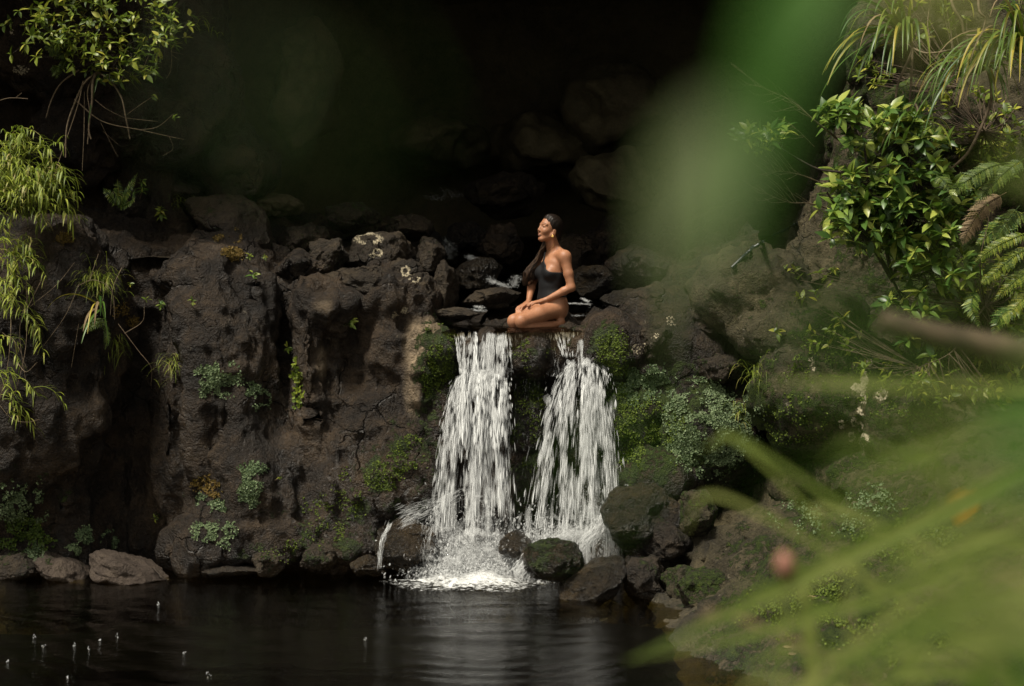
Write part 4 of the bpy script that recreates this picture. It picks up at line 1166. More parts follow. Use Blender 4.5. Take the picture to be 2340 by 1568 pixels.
# ------------------------------------------------------------------ plants
rg = np.random.default_rng(17)
def unit(v): v = np.asarray(v, float); return v/max(np.linalg.norm(v), 1e-9)
def leaf_geo(L, W, fold=.25, droop=.25, n=5, p=.8):
    t = np.linspace(0, 1, n+1)
    w = W*.5*np.sin(math.pi*np.clip(t, .02, .985)**p)
    z = -droop*L*t**2
    V = np.concatenate([np.stack([L*t, w, z+fold*w], 1), np.stack([L*t, 0*t, z], 1), np.stack([L*t, -w, z+fold*w], 1)])
    i = np.arange(n); m = n+1
    F = np.concatenate([np.stack([i+m, i+m+1, i+1, i], 1), np.stack([i+2*m, i+2*m+1, i+m+1, i+m], 1)])
    return V, F
def frame(d, nrm):
    d = unit(d); s = np.cross(nrm, d)
    if np.linalg.norm(s) < 1e-4: s = np.cross((1,0,0), d)
    s = unit(s); return np.stack([d, s, np.cross(d, s)], 1)       # columns
class LeafSet:
    """leaves of one plant: the first ones are objects that share meshes, the rest are joined"""
    def __init__(s, root, kinds, mat, limit=300, name='leaf'):
        s.root, s.mat, s.limit, s.name = root, mat, limit, name
        s.geo = [leaf_geo(*k) for k in kinds]; s.me = [mesh(name, g[0], g[1], mat) for g in s.geo]; s.all = []
    def add(s, P, d, nrm, scale): s.all.append((np.asarray(P, float), frame(d, nrm), scale))
    def done(s):
        loc = np.array(s.root.location); mb = MB()
        order = sorted(range(len(s.all)), key=lambda k: s.all[k][0][1])
        for c, k in enumerate(order):
            P, M, sc = s.all[k]; g = k % len(s.geo)
            if c < s.limit:
                o = bpy.data.objects.new(s.name, s.me[g])
                mw = Matrix(((M*sc).tolist())).to_4x4(); mw.translation = Vector((P-loc).tolist())
                COL.objects.link(o); o.parent = s.root; o.matrix_local = mw
            else:
                V, F = s.geo[g]; mb.add((V*sc) @ M.T + P - loc, F, rg.uniform())
        if mb.n:
            o = obj('foliage', mb.mesh('foliage', s.mat), s.root); o['kind'] = 'stuff'
def stems(name, root, lines, mat):
    mb = MB(); loc = np.array(root.location)
    for P, r0, r1 in lines:
        P = np.asarray(P, float)
        V, F = tube(P - loc, np.linspace(r0, r1, len(P)), 6); mb.add(V, F, rg.uniform())
    return obj(name, mb.mesh(name, mat), root)
UP = np.array((0,0,1.)); LIGHT = unit((-.5, -.5, .8))
def surf(px, py, default=16.5):
    h = hit(px, py)
    return (h[0], h[1]) if h is not None else (at(px, py, default), np.array((0,-1.,0)))

def shrub(name, label, base, regions, branches, kinds, mat, ntip, per, out=(.1,.6), twig=M_TWIG, group=None, cap=None):
    """regions: (px, py, rx, ry, weight); tips are spread in front of the rock there"""
    bp = at(*base); root = empty(name, bp, label, 'shrub', group)
    lines = []; nodes = []
    for br, r in branches:
        C = spline([at(*q) for q in br], 8); lines.append((C, r, r*.35)); nodes.append(C)
    nodes = np.concatenate(nodes) if nodes else np.array([bp])
    ls = LeafSet(root, kinds, mat)
    wts = np.array([r[4] for r in regions], float); wts /= wts.sum()
    for k in range(ntip):
        r = regions[rg.choice(len(regions), p=wts)]
        a, q = rg.uniform(0, 6.28), math.sqrt(rg.uniform(0, 1))
        px, py = r[0] + r[2]*q*math.cos(a), r[1] + r[3]*q*math.sin(a)
        dep = (surf(px, py)[0][1] if cap is None else min(surf(px, py)[0][1], cap)) - rg.uniform(*out)
        T = at(px, py, dep)
        j = np.argmin(np.linalg.norm(nodes-T, axis=1)); b0 = nodes[j]
        mid = (b0+T)/2 + rg.normal(0, .03, 3) + np.array((0,0,-.03))
        C = spline([b0, mid, T], 5); lines.append((C, .004, .0018))
        ax = unit(unit(T-mid) + np.array((rg.normal(0,.35), -.35, .35+rg.normal(0,.3))))
        m = max(3, int(per + rg.normal(0, 1.2)))
        for i in range(m):
            ph = i*2.4 + rg.uniform(0, .6); f = frame(ax, UP)
            el = rg.uniform(.05, 1.0)
            d = unit(f[:,1]*math.cos(ph) + f[:,2]*math.sin(ph) + ax*el)
            back = 0 if i < 5 else rg.uniform(.02, .07)
            ls.add(T - ax*back, d, unit(LIGHT*.7 + UP*.4 + rg.normal(0, .35, 3)), rg.uniform(.65, 1.2))
    stems('branch', root, lines, twig)
    ls.done()
    return root

def strap_leaf(P0, d0, L, W, droop, n=12, twist=0., fold=.35):
    P = [np.asarray(P0, float)]; d0 = unit(d0); D = []
    for i in range(n):
        t = (i+.5)/n
        d = unit(d0*(1 - .35*t) + np.array((0,0,-1.))*droop*t**1.4*2); D.append(d); P.append(P[-1] + d*L/n)
    D.append(D[-1]); P = np.array(P); D = np.array(D)
    t = np.linspace(0, 1, n+1)
    w = W*.5*np.minimum(1, .45+t*3)*np.clip(1-t, 0, 1)**.55
    w[-1] = W*.03
    side = np.cross(D, UP); nn = np.linalg.norm(side, axis=1, keepdims=True); side = np.where(nn > .15, side/np.maximum(nn, 1e-6), unit(np.cross(d0, UP)))
    nrm = np.cross(side, D)
    side = side*math.cos(twist) + nrm*math.sin(twist); nrm = np.cross(side, D)
    V = np.concatenate([P + side*w[:,None] + nrm*(fold*w)[:,None], P, P - side*w[:,None] + nrm*(fold*w)[:,None]])
    i = np.arange(n); m = n+1
    return V, np.concatenate([np.stack([i, i+1, i+m+1, i+m], 1), np.stack([i+m, i+m+1, i+2*m+1, i+2*m], 1)])
def rosette(name, label, cat, base, axis, n, L, W, droop, mat, spread=1., group=None, dry=0, lines=(), dirs=None):
    bp = at(*base); root = empty(name, bp, label, cat, group)
    ax = unit(axis); f = frame(ax, UP)
    for i in range(n):
        ph = i*2.4 + rg.uniform(-.3, .3); e = rg.uniform(.25, 1.1)
        d = dirs[i % len(dirs)] if dirs else ax*e + spread*(f[:,1]*math.cos(ph) + f[:,2]*math.sin(ph))
        d = unit(np.asarray(d, float) + rg.normal(0, .10, 3))
        V, F = strap_leaf(rg.normal(0, .012, 3), d, L*rg.uniform(.65, 1.15), W*rg.uniform(.7, 1.15), droop*rg.uniform(.6, 1.4), twist=rg.uniform(-.5, .5))
        obj('leaf', mesh('leaf', V, F, M_DRY if i < dry else mat), root)
    if lines:
        stems('stem', root, lines, M_DEADTW)
    return root
def L3(*pts, r=.008, r1=None, n=8):
    return (spline([at(*p) for p in pts], n), r, r1 or r*.6)

def fern(name, label, fronds, mat, group=None):
    """fronds: (points in the photograph with distance, length of the pinnae)"""
    root = empty(name, at(*fronds[0][0][0]), label, 'fern', group); loc = np.array(root.location)
    for pts, pl, mt in fronds:
        C = spline([at(*p) for p in pts], 12); n = len(C); mb = MB()
        V, F = tube(C-loc, np.linspace(.004, .0012, n), 4); mb.add(V, F, .5)
        T = np.gradient(C, axis=0)
        tot = np.linalg.norm(np.diff(C, axis=0), axis=1).sum(); npin = max(8, int(tot/.016))
        for k in range(npin):
            t = .1 + .9*k/npin; i = min(int(t*(n-1)), n-2); ff = t*(n-1)-i
            P = C[i]*(1-ff)+C[i+1]*ff; d = unit(T[i]); s = np.cross(d, unit((0,-.8,.6))); s = unit(s)
            ln = pl*math.sin(math.pi*min(1, .22+t*.78))**.8*rg.uniform(.85, 1.1)
            for sg in (-1, 1):
                dd = unit(s*sg + d*.45 + np.array((0,0,-.25)) + rg.normal(0, .07, 3))
                fr = frame(dd, unit(np.array((0,-.7,.7)) + rg.normal(0,.2,3)))
                V, F = leaf_geo(ln, ln*.20, .1, .15, 3)
                mb.add(V @ fr.T + P - loc, F, rg.uniform())
                for q in (.25, .45, .65):             # lobes
                    for s2 in (-1, 1):
                        V, F = leaf_geo(ln*.2*(1-q*.6), ln*.08, .1, .1, 2)
                        f2 = frame(unit(fr[:,0]*.6 + fr[:,1]*s2), fr[:,2])
                        mb.add(V @ f2.T + P + fr[:,0]*ln*q - loc, F, rg.uniform())
        obj('frond', mb.mesh('frond', mt or mat), root)
    return root

def mat_patch(name, label, cat, ells, n, size, mat, flat=False, group=None, only=None, ring=0., lift=.006, thresh=-.25):
    """leaflets growing on the rock inside ellipses of the photograph: a cushion with ragged edges"""
    h0 = hit(ells[0][0], ells[0][1], only=only)
    loc = h0[0] if h0 is not None else at(ells[0][0], ells[0][1], 16)
    root = obj.__class__ and None
    mb = MB(); A = np.array([e[2]*e[3] for e in ells], float); A /= A.sum()
    cnt = 0
    for k in range(n):
        e = ells[rg.choice(len(ells), p=A)]
        a, q = rg.uniform(0, 6.28), math.sqrt(rg.uniform(ring, 1))*(1 + .25*rg.normal()*.5)
        px, py = e[0] + e[2]*q*math.cos(a), e[1] + e[3]*q*math.sin(a)
        if vnoise(np.array([[px*.045, py*.045, e[0]]]), 5)[0] + .5*vnoise(np.array([[px*.12, py*.12, e[0]]]), 6)[0] < thresh + .5*(q-.6): continue
        h = hit(px, py, only=only)
        if h is None: continue
        P, N = h[0], h[1]
        if flat:
            m = 6; th = np.arange(m)*2*math.pi/m; f = frame(np.cross(N, UP)+1e-4, N)
            r = size*rg.uniform(.5, 1.3)*(1 + .35*rg.normal(0, 1, m).clip(-1, 1))
            V = np.vstack([P + N*.004, P + N*.001 + (r*np.cos(th))[:,None]*f[:,0] + (r*np.sin(th))[:,None]*f[:,1]])
            F = np.array([(0, 1+i, 1+(i+1)%m) for i in range(m)]); mb.add(V-loc, F, rg.uniform())
        else:
            hh = lift*rg.uniform(0, 1)*(1.2-q if q < 1.2 else .1)*3
            r0 = rg.uniform()
            for i in range(3):
                d = unit(np.cross(N, unit(rg.normal(0, 1, 3))) + N*rg.uniform(.2, .9)); s = unit(np.cross(d, N))
                z = size*rg.uniform(.6, 1.3)
                B0 = P + N*hh
                V = np.array([B0, B0 + d*z*.55 + s*z*.42, B0 + d*z + N*.1*z, B0 + d*z*.55 - s*z*.42])
                mb.add(V-loc, np.array([(0,1,2,3)]), (r0*.6 + rg.uniform()*.4) % 1)
        cnt += 1
    if not mb.n: return None
    o = obj(name, mb.mesh(name, mat, smooth=False), None, loc)
    return tag(o, label, cat, group, 'stuff' if any(q in label for q in ('scattered', 'broken', 'specks', 'flecks', 'rings', 'mat ', 'moss on', 'moss running', 'ragged', 'stripe', 'hanging off', 'low on the cliff', 'curtain', 'streak', 'ochre', 'yellow green leafy', 'loose')) else None)

# --- top left: a bush over the dark wall, a strap leaved plant with dry roots, bare twigs
K_SM = [(.070, .030, .25, .25, 5), (.056, .023, .3, .35, 5), (.080, .037, .2, .15, 5), (.066, .024, .15, .6, 5)]
K_MD = [(.115, .050, .25, .25, 5), (.100, .040, .3, .35, 5), (.125, .056, .2, .15, 5)]
shrub('leafy_bush', 'yellow green small leaved bush hanging over the dark wall at the top left', (230,-60,16.9),
      [(250,60,170,85,6),(290,145,95,50,2),(365,45,75,70,1.6),(170,40,90,70,2),(80,45,80,70,.7),(240,-40,240,40,1.0),(60,110,40,30,.2),(130,20,60,40,.8),(180,120,70,50,.6)],
      [([(230,-60,16.9),(250,40,16.6),(280,110,16.5)],.012),([(230,-60,16.9),(330,20,16.6),(380,80,16.5)],.009),([(230,-60,16.9),(150,0,16.7),(90,50,16.7)],.009),([(200,20,16.7),(170,90,16.7),(150,150,16.8)],.008)],
      K_SM, M_YSHRUB, 360, 5, (.05,.8), M_DARKTW, cap=16.9)
D_ = np.array
rosette('strap_leaved_plant', 'green strap leaved plant with hanging dry roots below the top left bush', 'plant', (222,163,16.7), (.8,-.4,.4), 8, .5, .028, .5, M_STRAP,
        dirs=[D_((1,-.3,.35)), D_((1,-.2,.15)), D_((.7,-.5,.5)), D_((.9,-.3,-.05)), D_((.6,-.2,.6)), D_((.1,-.4,-.6)), D_((1,-.4,.25))], dry=1,
        lines=[L3((222,165,16.7),(193,190,16.6),(173,230,16.55),(153,290,16.5),(150,360,16.5),r=.010), L3((222,165,16.7),(212,185,16.6),(210,233,16.5),(203,293,16.5),(208,318,16.5),r=.012),
               L3((222,165,16.7),(250,182,16.6),(277,223,16.5),(287,267,16.45),(297,318,16.45),r=.009), L3((215,168,16.7),(200,210,16.6),(205,260,16.55),(200,330,16.5),r=.006), L3((180,160,16.75),(140,190,16.7),(118,228,16.7),(105,270,16.7),r=.008),
               L3((190,185,16.6),(178,240,16.5),(148,330,16.5),(120,410,16.5),r=.005), L3((193,210,16.6),(192,300,16.5),(188,390,16.5),r=.004)])
tw = empty('bare_twig', at(170,227,16.5), 'long bare twig reaching right across the dark wall with two small leaves at a tip', 'twig')
stems('twig', tw, [L3((170,227,16.6),(233,277,16.5),(320,297,16.4),(387,312,16.4),(420,319,16.4),r=.006,r1=.0015), L3((290,262,16.5),(320,240,16.4),(350,220,16.4),r=.003), L3((320,297,16.4),(360,290,16.4),(395,262,16.35),r=.003),
                   L3((217,228,16.5),(245,250,16.45),(290,272,16.45),r=.003), L3((387,312,16.4),(395,340,16.4),(372,356,16.4),r=.002), L3((230,280,16.5),(262,345,16.5),(270,358,16.5),r=.002), L3((270,330,16.5),(235,300,16.5),r=.002), L3((290,270,16.45),(360,278,16.4),r=.0025)], M_DEADTW)
ls = LeafSet(tw, K_SM, M_YSHRUB)
for (px, py) in ((397,262),(401,270),(393,272),(350,215),(346,222),(357,219)):
    ls.add(at(px, py, 16.35), unit((rg.normal(0,1), -.4, rg.normal(.3,1))), LIGHT, .8)
ls.done()
t2 = empty('bare_twig', at(340,95,16.7), 'small forked dry twigs below the right end of the top left bush', 'twig')
stems('twig', t2, [L3((340,80,16.8),(382,95,16.7),(392,120,16.7),(390,160,16.7),(380,180,16.7),r=.006,r1=.002), L3((390,118,16.7),(420,125,16.7),r=.002), L3((392,125,16.7),(410,138,16.7),r=.002), L3((345,110,16.7),(330,150,16.6),(315,165,16.6),r=.002), L3((350,60,16.8),(375,40,16.8),(395,5,16.9),r=.004)], M_DEADTW)
t3 = empty('bare_twig', at(0,230,16.6), 'pale bare twig sticking in from the left edge below the dark lichen spots', 'twig')
stems('twig', t3, [L3((-30,240,16.4),(12,226,16.4),(35,224,16.4),(64,226,16.4),r=.004), L3((35,224,16.4),(50,212,16.4),r=.002)], M_DEADTW)
# bamboo like grass hanging down the left edge
def bamboo(label, starts, n, L, blades, mat, spread=.5, fall=1.0, bl=.13):
    root = empty('bamboo_grass', at(*starts[0]), label, 'grass', 'bamboo grass on the left edge'); loc = np.array(root.location)
    for k in range(n):
        s = starts[k % len(starts)]
        P0 = at(s[0] + rg.normal(0, 22), s[1] + rg.normal(0, 26), s[2] + rg.normal(0, .12))
        d = unit((.55 + rg.normal(0, spread), -.5 + rg.normal(0, .3), .5 + rg.normal(0, .35)))
        ln = L*rg.uniform(.5, 1.2); m = 9; P = [P0]
        for i in range(m):
            d = unit(d + np.array((.02, 0, -.17*fall))); P.append(P[-1] + d*ln/m)
        P = np.array(P); V, F = tube(P-loc, np.linspace(.0032, .0012, len(P)), 4)
        mb = MB(); mb.add(V, F, .95)
        cane = obj('cane', mb.mesh('cane', M_BAMBOO), root)
        mb = MB()
        for b in range(blades):
            t = .25 + .75*(b+.5)/blades; i = min(int(t*m), m-1)
            q = P[i] + (P[i+1]-P[i])*(t*m-i); dd = unit(P[i+1]-P[i])
            sd = unit(np.cross(dd, unit(rg.normal(0, 1, 3))))
            V, F = strap_leaf(q-loc, unit(dd*.7 + sd*.8 + np.array((0,-.15,.15))), bl*rg.uniform(.6, 1.2), .0155*rg.uniform(.7,1.3), rg.uniform(.3, 1.0), 5, 0, .2)
            mb.add(V, F, rg.uniform()*.9 + (.08 if rg.uniform() < .1 else 0))
        o = obj('blade', mb.mesh('blade', mat), cane); o['kind'] = 'stuff'
bamboo('bright green mass of arching bamboo grass at the left edge', [(-20,345,15.9),(20,350,15.9),(60,375,15.9),(95,395,15.9),(10,420,15.8),(60,440,15.8),(-20,460,15.8),(100,450,15.9)], 120, .34, 11, M_BAMBOO)
bamboo('yellowing bamboo grass hanging below the bright mass at the left edge', [(0,560,15.7),(30,600,15.7),(-10,640,15.7),(10,700,15.7)], 46, .36, 9, M_BAMBOO, .45, 1.2)
bamboo('thin trailing bamboo grass hanging lowest at the left edge', [(-10,780,15.6),(5,850,15.6),(-5,920,15.6),(40,900,15.6)], 20, .34, 7, M_BAMBOO, .5, 1.3)
vn = empty('trailing_stem', at(20,700,15.6), 'tangle of thin dry stems trailing down below the bamboo grass', 'vine')
stems('stem', vn, [L3((60,640,15.7),(62,720,15.55),(58,800,15.5),(40,880,15.5),(15,950,15.5),r=.004), L3((20,650,15.7),(25,750,15.5),(15,850,15.5),(-10,940,15.5),r=.004), L3((75,655,15.6),(60,690,15.55),(45,760,15.5),(60,880,15.5),r=.003),
                   L3((-10,915,15.5),(25,955,15.5),(60,965,15.45),(90,958,15.4),r=.003), L3((40,830,15.5),(60,850,15.45),(85,828,15.4),r=.003), L3((55,720,15.5),(85,660,15.5),(95,640,15.5),r=.003), L3((5,760,15.5),(40,790,15.5),(60,840,15.5),r=.0025), L3((70,700,15.5),(130,650,15.4),(170,600,15.4),r=.002)], M_DEADTW)
# strap plant with grass and fern on the left bulge
h_ = surf(228, 700)[0][1]
rosette('strap_leaved_plant', 'drooping strap leaved plant with yellow tips in a grass tuft on the left bulge', 'plant', (230,700,h_-.05), (0,-.8,.2), 9, .50, .030, .8, M_STRAP,
        dirs=[D_((-.15,-.5,.1)), D_((.1,-.5,.15)), D_((-.05,-.6,.2)), D_((.22,-.5,.1)), D_((-.25,-.4,.0)), D_((.12,-.5,-.2)), D_((.0,-.5,.3)), D_((-.8,-.4,.75)), D_((-.65,-.4,.6))], dry=2)
def tuft(label, base, n, L, mat, w=.006, spread=1., up=1.):
    dep = surf(base[0], base[1])[0][1] - .03
    root = empty('grass_tuft', at(base[0], base[1], dep), label, 'grass')
    mb = MB()
    for k in range(n):
        d = unit((rg.normal(0,.6)*spread, -.5+rg.normal(0,.35), up*rg.uniform(.1, 1.2)))
        V, F = strap_leaf(rg.normal(0, 1, 3)*np.array((.06,.02,.05)), d, L*rg.uniform(.4, 1.2), w*rg.uniform(.6, 1.3), rg.uniform(.3, 1.2), 6, 0, .2)
        mb.add(V, F, rg.uniform())
    o = obj('blade', mb.mesh('blade', mat), root); o['kind'] = 'stuff'
tuft('fine green grass tuft above the drooping strap plant on the left bulge', (225,650), 170, .26, M_BAMBOO)
tuft('sparse hanging grass under the drooping strap plant', (262,780), 60, .22, M_BAMBOO, .006, .8, -.2)
tuft('thin grass hanging in the dark crevice right of the left bulge', (395,830), 60, .18, M_BAMBOO, .005, .9, .1)
tuft('low grass tuft in the gloom right of the small bright fern', (405,465), 40, .16, M_BAMBOO, .006)
tuft('wisp of bamboo grass hanging free by the dark opening at the top', (465,55), 26, .22, M_BAMBOO, .011, 1.0, .2)
ds = empty('dry_grass', at(250,590,15.6), 'bent dry grass stems crossing above and below the drooping strap plant', 'stem')
stems('stem', ds, [L3((175,655,15.6),(215,640,15.5),(255,665,15.5),(262,730,15.5),r=.0025), L3((278,612,15.6),(258,660,15.5),(252,720,15.5),r=.002), L3((100,790,15.6),(150,720,15.5),(182,645,15.5),r=.0022), L3((285,762,15.6),(325,735,15.5),(330,700,15.5),r=.0025), L3((270,740,15.5),(315,800,15.5),(345,840,15.5),(345,880,15.6),r=.002), L3((205,640,15.5),(225,580,15.6),r=.002), L3((180,740,15.5),(163,840,15.6),r=.002)], M_DEADTW)
# small ferns and seedlings on the rocks, each by itself
def seedling(label, px, py, n, L, mat=M_SHRUB, stem=.06, cat='seedling', w=.45):
    h = surf(px, py); base = h[0]
    root = empty('seedling', base, label, cat, 'seedlings on the rocks')
    top = base + h[1]*.04 + UP*stem
    stems('stem', root, [(spline([base, base + h[1]*.03 + UP*stem*.5, top], 4), .003, .0018)], M_TWIG)
    ls = LeafSet(root, [(L, L*w, .25, .3, 4), (L*.8, L*w*.9, .3, .3, 4)], mat)
    for i in range(n):
        a = i*2.4; q = top + UP*rg.uniform(-.6, .15)*stem
        ls.add(q, unit((math.cos(a), -.35, math.sin(a)*.7 + .25)), unit(LIGHT + rg.normal(0,.3,3)), rg.uniform(.7, 1.2))
    ls.done()
seedling('seedling with a fan of lobed green leaves in the notch left of the tan streak', 796, 748, 16, .06, stem=.07)
seedling('three leaved seedling on the sloping rock below the ochre moss', 587, 645, 6, .06, M_SHRUB, .06)
seedling('bright seedling at the top of the wet moss stripe in the dark groove', 664, 806, 9, .05, M_YSHRUB, .05)
seedling('bright leafy tuft on the dim rocks left of the broad sloping boulder', 365, 505, 22, .06, M_YSHRUB, .10)
seedling('dark feathery plant on the dim rocks below the bare twig', 320, 455, 22, .06, M_SHRUB, .16, w=.3)
seedling('tiny sprout in the dark recess under the low left lichen', 358, 1190, 7, .035, M_YSHRUB, .03)
seedling('tiny yellow green sprout on the cliff left of the deep groove', 440, 700, 8, .035, M_YSHRUB, .04)
seedling('small sprout at the cliff top under the yellow ochre moss', 600, 600, 8, .035, M_YSHRUB, .03)
seedling('small sprout beside the stone with ochre moss', 565, 597, 8, .04, M_YSHRUB, .03)
seedling('dark green sprout low in the groove right of the strap plant', 378, 715, 20, .04, M_SHRUB, .09)
seedling('sprout on the cliff edge right of the left bulge', 288, 665, 9, .035, M_YSHRUB, .05)
seedling('pair of pale leaves on a thin red stem right of the strap plant', 330, 690, 4, .06, M_YSHRUB, .02)
seedling('small sprout right of the pale patch near the water', 628, 1098, 5, .03, M_YSHRUB, .03)
seedling('little leafy sprout on the right bank below the hose', 1905, 630, 16, .05, M_YSHRUB, .06)
seedling('bright sprout on the slope of the right bank under the big shrub', 1780, 770, 12, .06, M_YSHRUB, .08)
seedling('yellowing sprout with red stems at the shrub\'s left foot', 1975, 590, 14, .07, M_YSHRUB, .10)
mat_patch('leaf_vine', 'stripe of small round bright leaves in the wet groove of the cliff', 'vine', [(676,850,9,28),(682,905,10,28),(684,880,9,40)], 60, .030, M_YSHRUB, thresh=-.9)
fern('fern', 'pale green maidenhair fern under the drooping strap plant', [([(240,728,h_-.02),(210,735,h_-.1),(182,752,h_-.12)],.05,None),([(245,735,h_-.02),(222,742,h_-.12),(195,760,h_-.14)],.045,None),([(240,740,h_-.02),(245,770,h_-.1),(240,800,h_-.1)],.04,None)], M_FERN)
fern('fern', 'pale small fern fronds below the top left bush', [([(100,100,16.7),(130,110,16.6),(160,105,16.5)],.06,None),([(110,115,16.7),(140,125,16.6),(175,118,16.5)],.06,None),([(150,130,16.7),(140,150,16.6),(132,172,16.6)],.05,None),([(235,170,16.6),(260,180,16.5),(280,195,16.5)],.05,None),([(360,85,16.8),(385,82,16.7),(405,85,16.7)],.06,None),([(120,150,16.7),(128,165,16.6),(126,180,16.6)],.05,None)], M_FERN)
fern('fern', 'small dim fern among the gloomy boulders below the bare roots', [([(265,470,17),(270,440,16.9),(268,410,16.9)],.06,None),([(265,470,17),(250,445,16.9),(235,430,16.9)],.05,None),([(270,475,17),(300,460,16.9),(310,430,16.8)],.05,None),([(270,475,17),(290,440,16.9),(315,395,16.8)],.06,None)], M_SHRUB)
# cushions of grey green leaflets, moss and lichen on the cliff
MP = mat_patch
MP('leaflet_cushion', 'large round grey green leaflet cushion on the cliff left of the deep groove', 'moss', [(508,866,42,40),(470,872,28,36)], 1900, .0125, M_LIVER)
MP('leaflet_cushion', 'slanting oval grey green cushion right of the large round one', 'moss', [(577,890,20,20),(598,916,22,26)], 620, .0125, M_LIVER)
MP('leaflet_cushion', 'tall grey green cushion above the mossy waterline rocks', 'moss', [(572,1122,28,38),(568,1090,16,18)], 900, .0125, M_LIVER)
MP('leaflet_cushion', 'loose reddish green cushion over the tall one', 'moss', [(578,1070,32,16)], 320, .0120, M_LIVER)
MP('leaflet_cushion', 'ragged grey green cushion below the ochre moss low on the cliff', 'moss', [(490,1155,36,16),(455,1140,16,16)], 480, .0125, M_LIVER)
MP('leaflet_cushion', 'broken pale green cushions just above the low ledge', 'moss', [(470,1215,36,24),(520,1225,24,34)], 760, .0120, M_LIVER)
MP('leaflet_cushion', 'small bright cushion over the pinkish rocks, left of two', 'moss', [(195,1222,20,20)], 300, .0125, M_LIVER)
MP('leaflet_cushion', 'small bright cushion on top of the smooth pinkish rock', 'moss', [(251,1234,20,24)], 340, .0125, M_LIVER)
MP('leaflet_cushion', 'small grey green cushion between the two pinkish rocks', 'moss', [(166,1257,18,16)], 220, .0125, M_LIVER)
MP('leaflet_cushion', 'big bushy grey green cushion at the left edge above the pool', 'moss', [(62,1150,50,52),(15,1160,40,40),(30,1110,30,20)], 1700, .0140, M_LIVER)
MP('leaflet_cushion', 'yellow green leafy cushion below the big bushy one at the left edge', 'moss', [(40,1215,60,40),(100,1235,30,30)], 800, .0180, M_FERN)
MP('leaflet_cushion', 'pale small cushion on the rock at the left edge of the pool', 'moss', [(82,1258,24,20)], 260, .0125, M_LIVER)
MP('ochre_moss', 'ochre moss on the small stone at the upper left ledge', 'moss', [(530,580,26,15)], 380, .0125, M_OCHRE)
MP('ochre_moss', 'ochre moss hanging off the broad sloping boulder', 'moss', [(542,538,12,18),(505,545,20,8)], 260, .0125, M_OCHRE)
MP('ochre_moss', 'ochre moss on the crown of the left bulge', 'moss', [(148,545,24,14)], 300, .0125, M_OCHRE)
MP('ochre_moss', 'ochre moss right of the strap plant on the left bulge', 'moss', [(275,710,18,26),(300,735,16,16)], 320, .0125, M_OCHRE)
MP('ochre_moss', 'ochre yellow moss low on the cliff left of the tall cushion', 'moss', [(470,1108,30,20),(490,1125,18,14)], 420, .0125, M_OCHRE)
MP('moss', 'green moss running down the left lip of the falls', 'moss', [(1020,770,26,36),(1000,830,24,60),(985,745,14,14)], 1300, .0110, M_MOSS)
MP('moss', 'bright moss tuft beside the tan streak left of the falls', 'moss', [(975,870,16,40),(1030,860,14,50)], 600, .0110, M_MOSS)
MP('moss', 'green moss on the wet rock left of the falls\' foot', 'moss', [(870,1080,56,46),(925,1050,40,40),(940,1010,30,16)], 1300, .0110, M_MOSS, thresh=0.05)
MP('moss', 'scattered moss over the waterline rocks left of the black boulder', 'moss', [(740,1190,70,60),(640,1255,60,30),(800,1130,40,60)], 900, .0110, M_MOSS, thresh=.1)
MP('moss', 'dark moss on the rock between the two falls', 'moss', [(1215,960,46,120),(1215,800,60,30)], 900, .0110, M_MOSS, thresh=.1)
MP('moss', 'moss curtain at the right lip of the falls', 'moss', [(1400,795,38,46),(1420,860,24,60)], 1000, .0110, M_MOSS)
MP('moss', 'moss on the wall right of the right fall', 'moss', [(1455,960,52,80),(1440,1040,34,50),(1520,990,60,60)], 2600, .0120, M_MOSS, thresh=-.1)
MP('leaflet_mat', 'grey green leaflet mat under the lichen spotted boulder', 'moss', [(1455,885,48,40),(1500,870,44,34)], 2200, .0135, M_LIVER, thresh=-.1)
MP('leaflet_mat', 'large pale green leaflet mat on the wall right of the falls', 'moss', [(1620,1015,80,72),(1690,1030,60,56),(1560,1000,40,50)], 5200, .0135, M_LIVER)
MP('leaflet_mat', 'upper leaflet mat between the falls and the right bank', 'moss', [(1600,915,70,50),(1680,940,60,44),(1540,930,40,40)], 3200, .0135, M_LIVER, thresh=-.1)
MP('leaflet_mat', 'leaflet mat under the overhang of the right bank', 'moss', [(1880,1180,110,44),(1990,1150,60,50)], 1600, .0135, M_LIVER, thresh=.0)
MP('leaflet_mat', 'green leaflet mat on the lower right bank behind the near grass', 'moss', [(2060,1220,110,60),(2160,1260,90,50)], 1500, .0140, M_FERN, thresh=.0)
MP('leaflet_mat', 'olive leaflet mat on the slope above the pool\'s right shore', 'moss', [(1800,1400,110,60),(1900,1330,110,50)], 1800, .0140, M_MOSS, thresh=.0)
MP('leaflet_mat', 'olive leaflet mat low on the right bank under the near grass', 'moss', [(2050,1450,160,70),(2220,1400,120,80)], 1800, .0160, M_MOSS, thresh=.0)
MP('leaflet_mat', 'thin moss mat on the wall round the white forked streak', 'moss', [(1880,820,120,60),(2060,900,120,70),(1800,960,90,60)], 2000, .0130, M_MOSS, thresh=.05)
def lichen(label, ells, n, size=.009, ring=0., thresh=-.2): MP('lichen', label, 'lichen', ells, int(n*2.2), size*.68, M_LICH, True, None, None, ring, thresh=thresh)
lichen('broken arc of white lichen on the rounded boulder of the pile', [(842,545,30,13)], 170, .008, .55)
lichen('small white lichen rings below the broken arc', [(862,578,13,9),(852,584,8,5)], 60, .0075, .4)
lichen('larger bright lichen rosette above the ledge', [(926,620,11,12)], 90, .0075, .35)
lichen('smaller bright lichen rosette to the right of the larger one', [(948,637,11,10)], 80, .0075, .4)
lichen('scattered pale lichen on the rock left of the ledge', [(896,720,14,9),(922,708,10,10),(890,735,8,5)], 90, .0085)
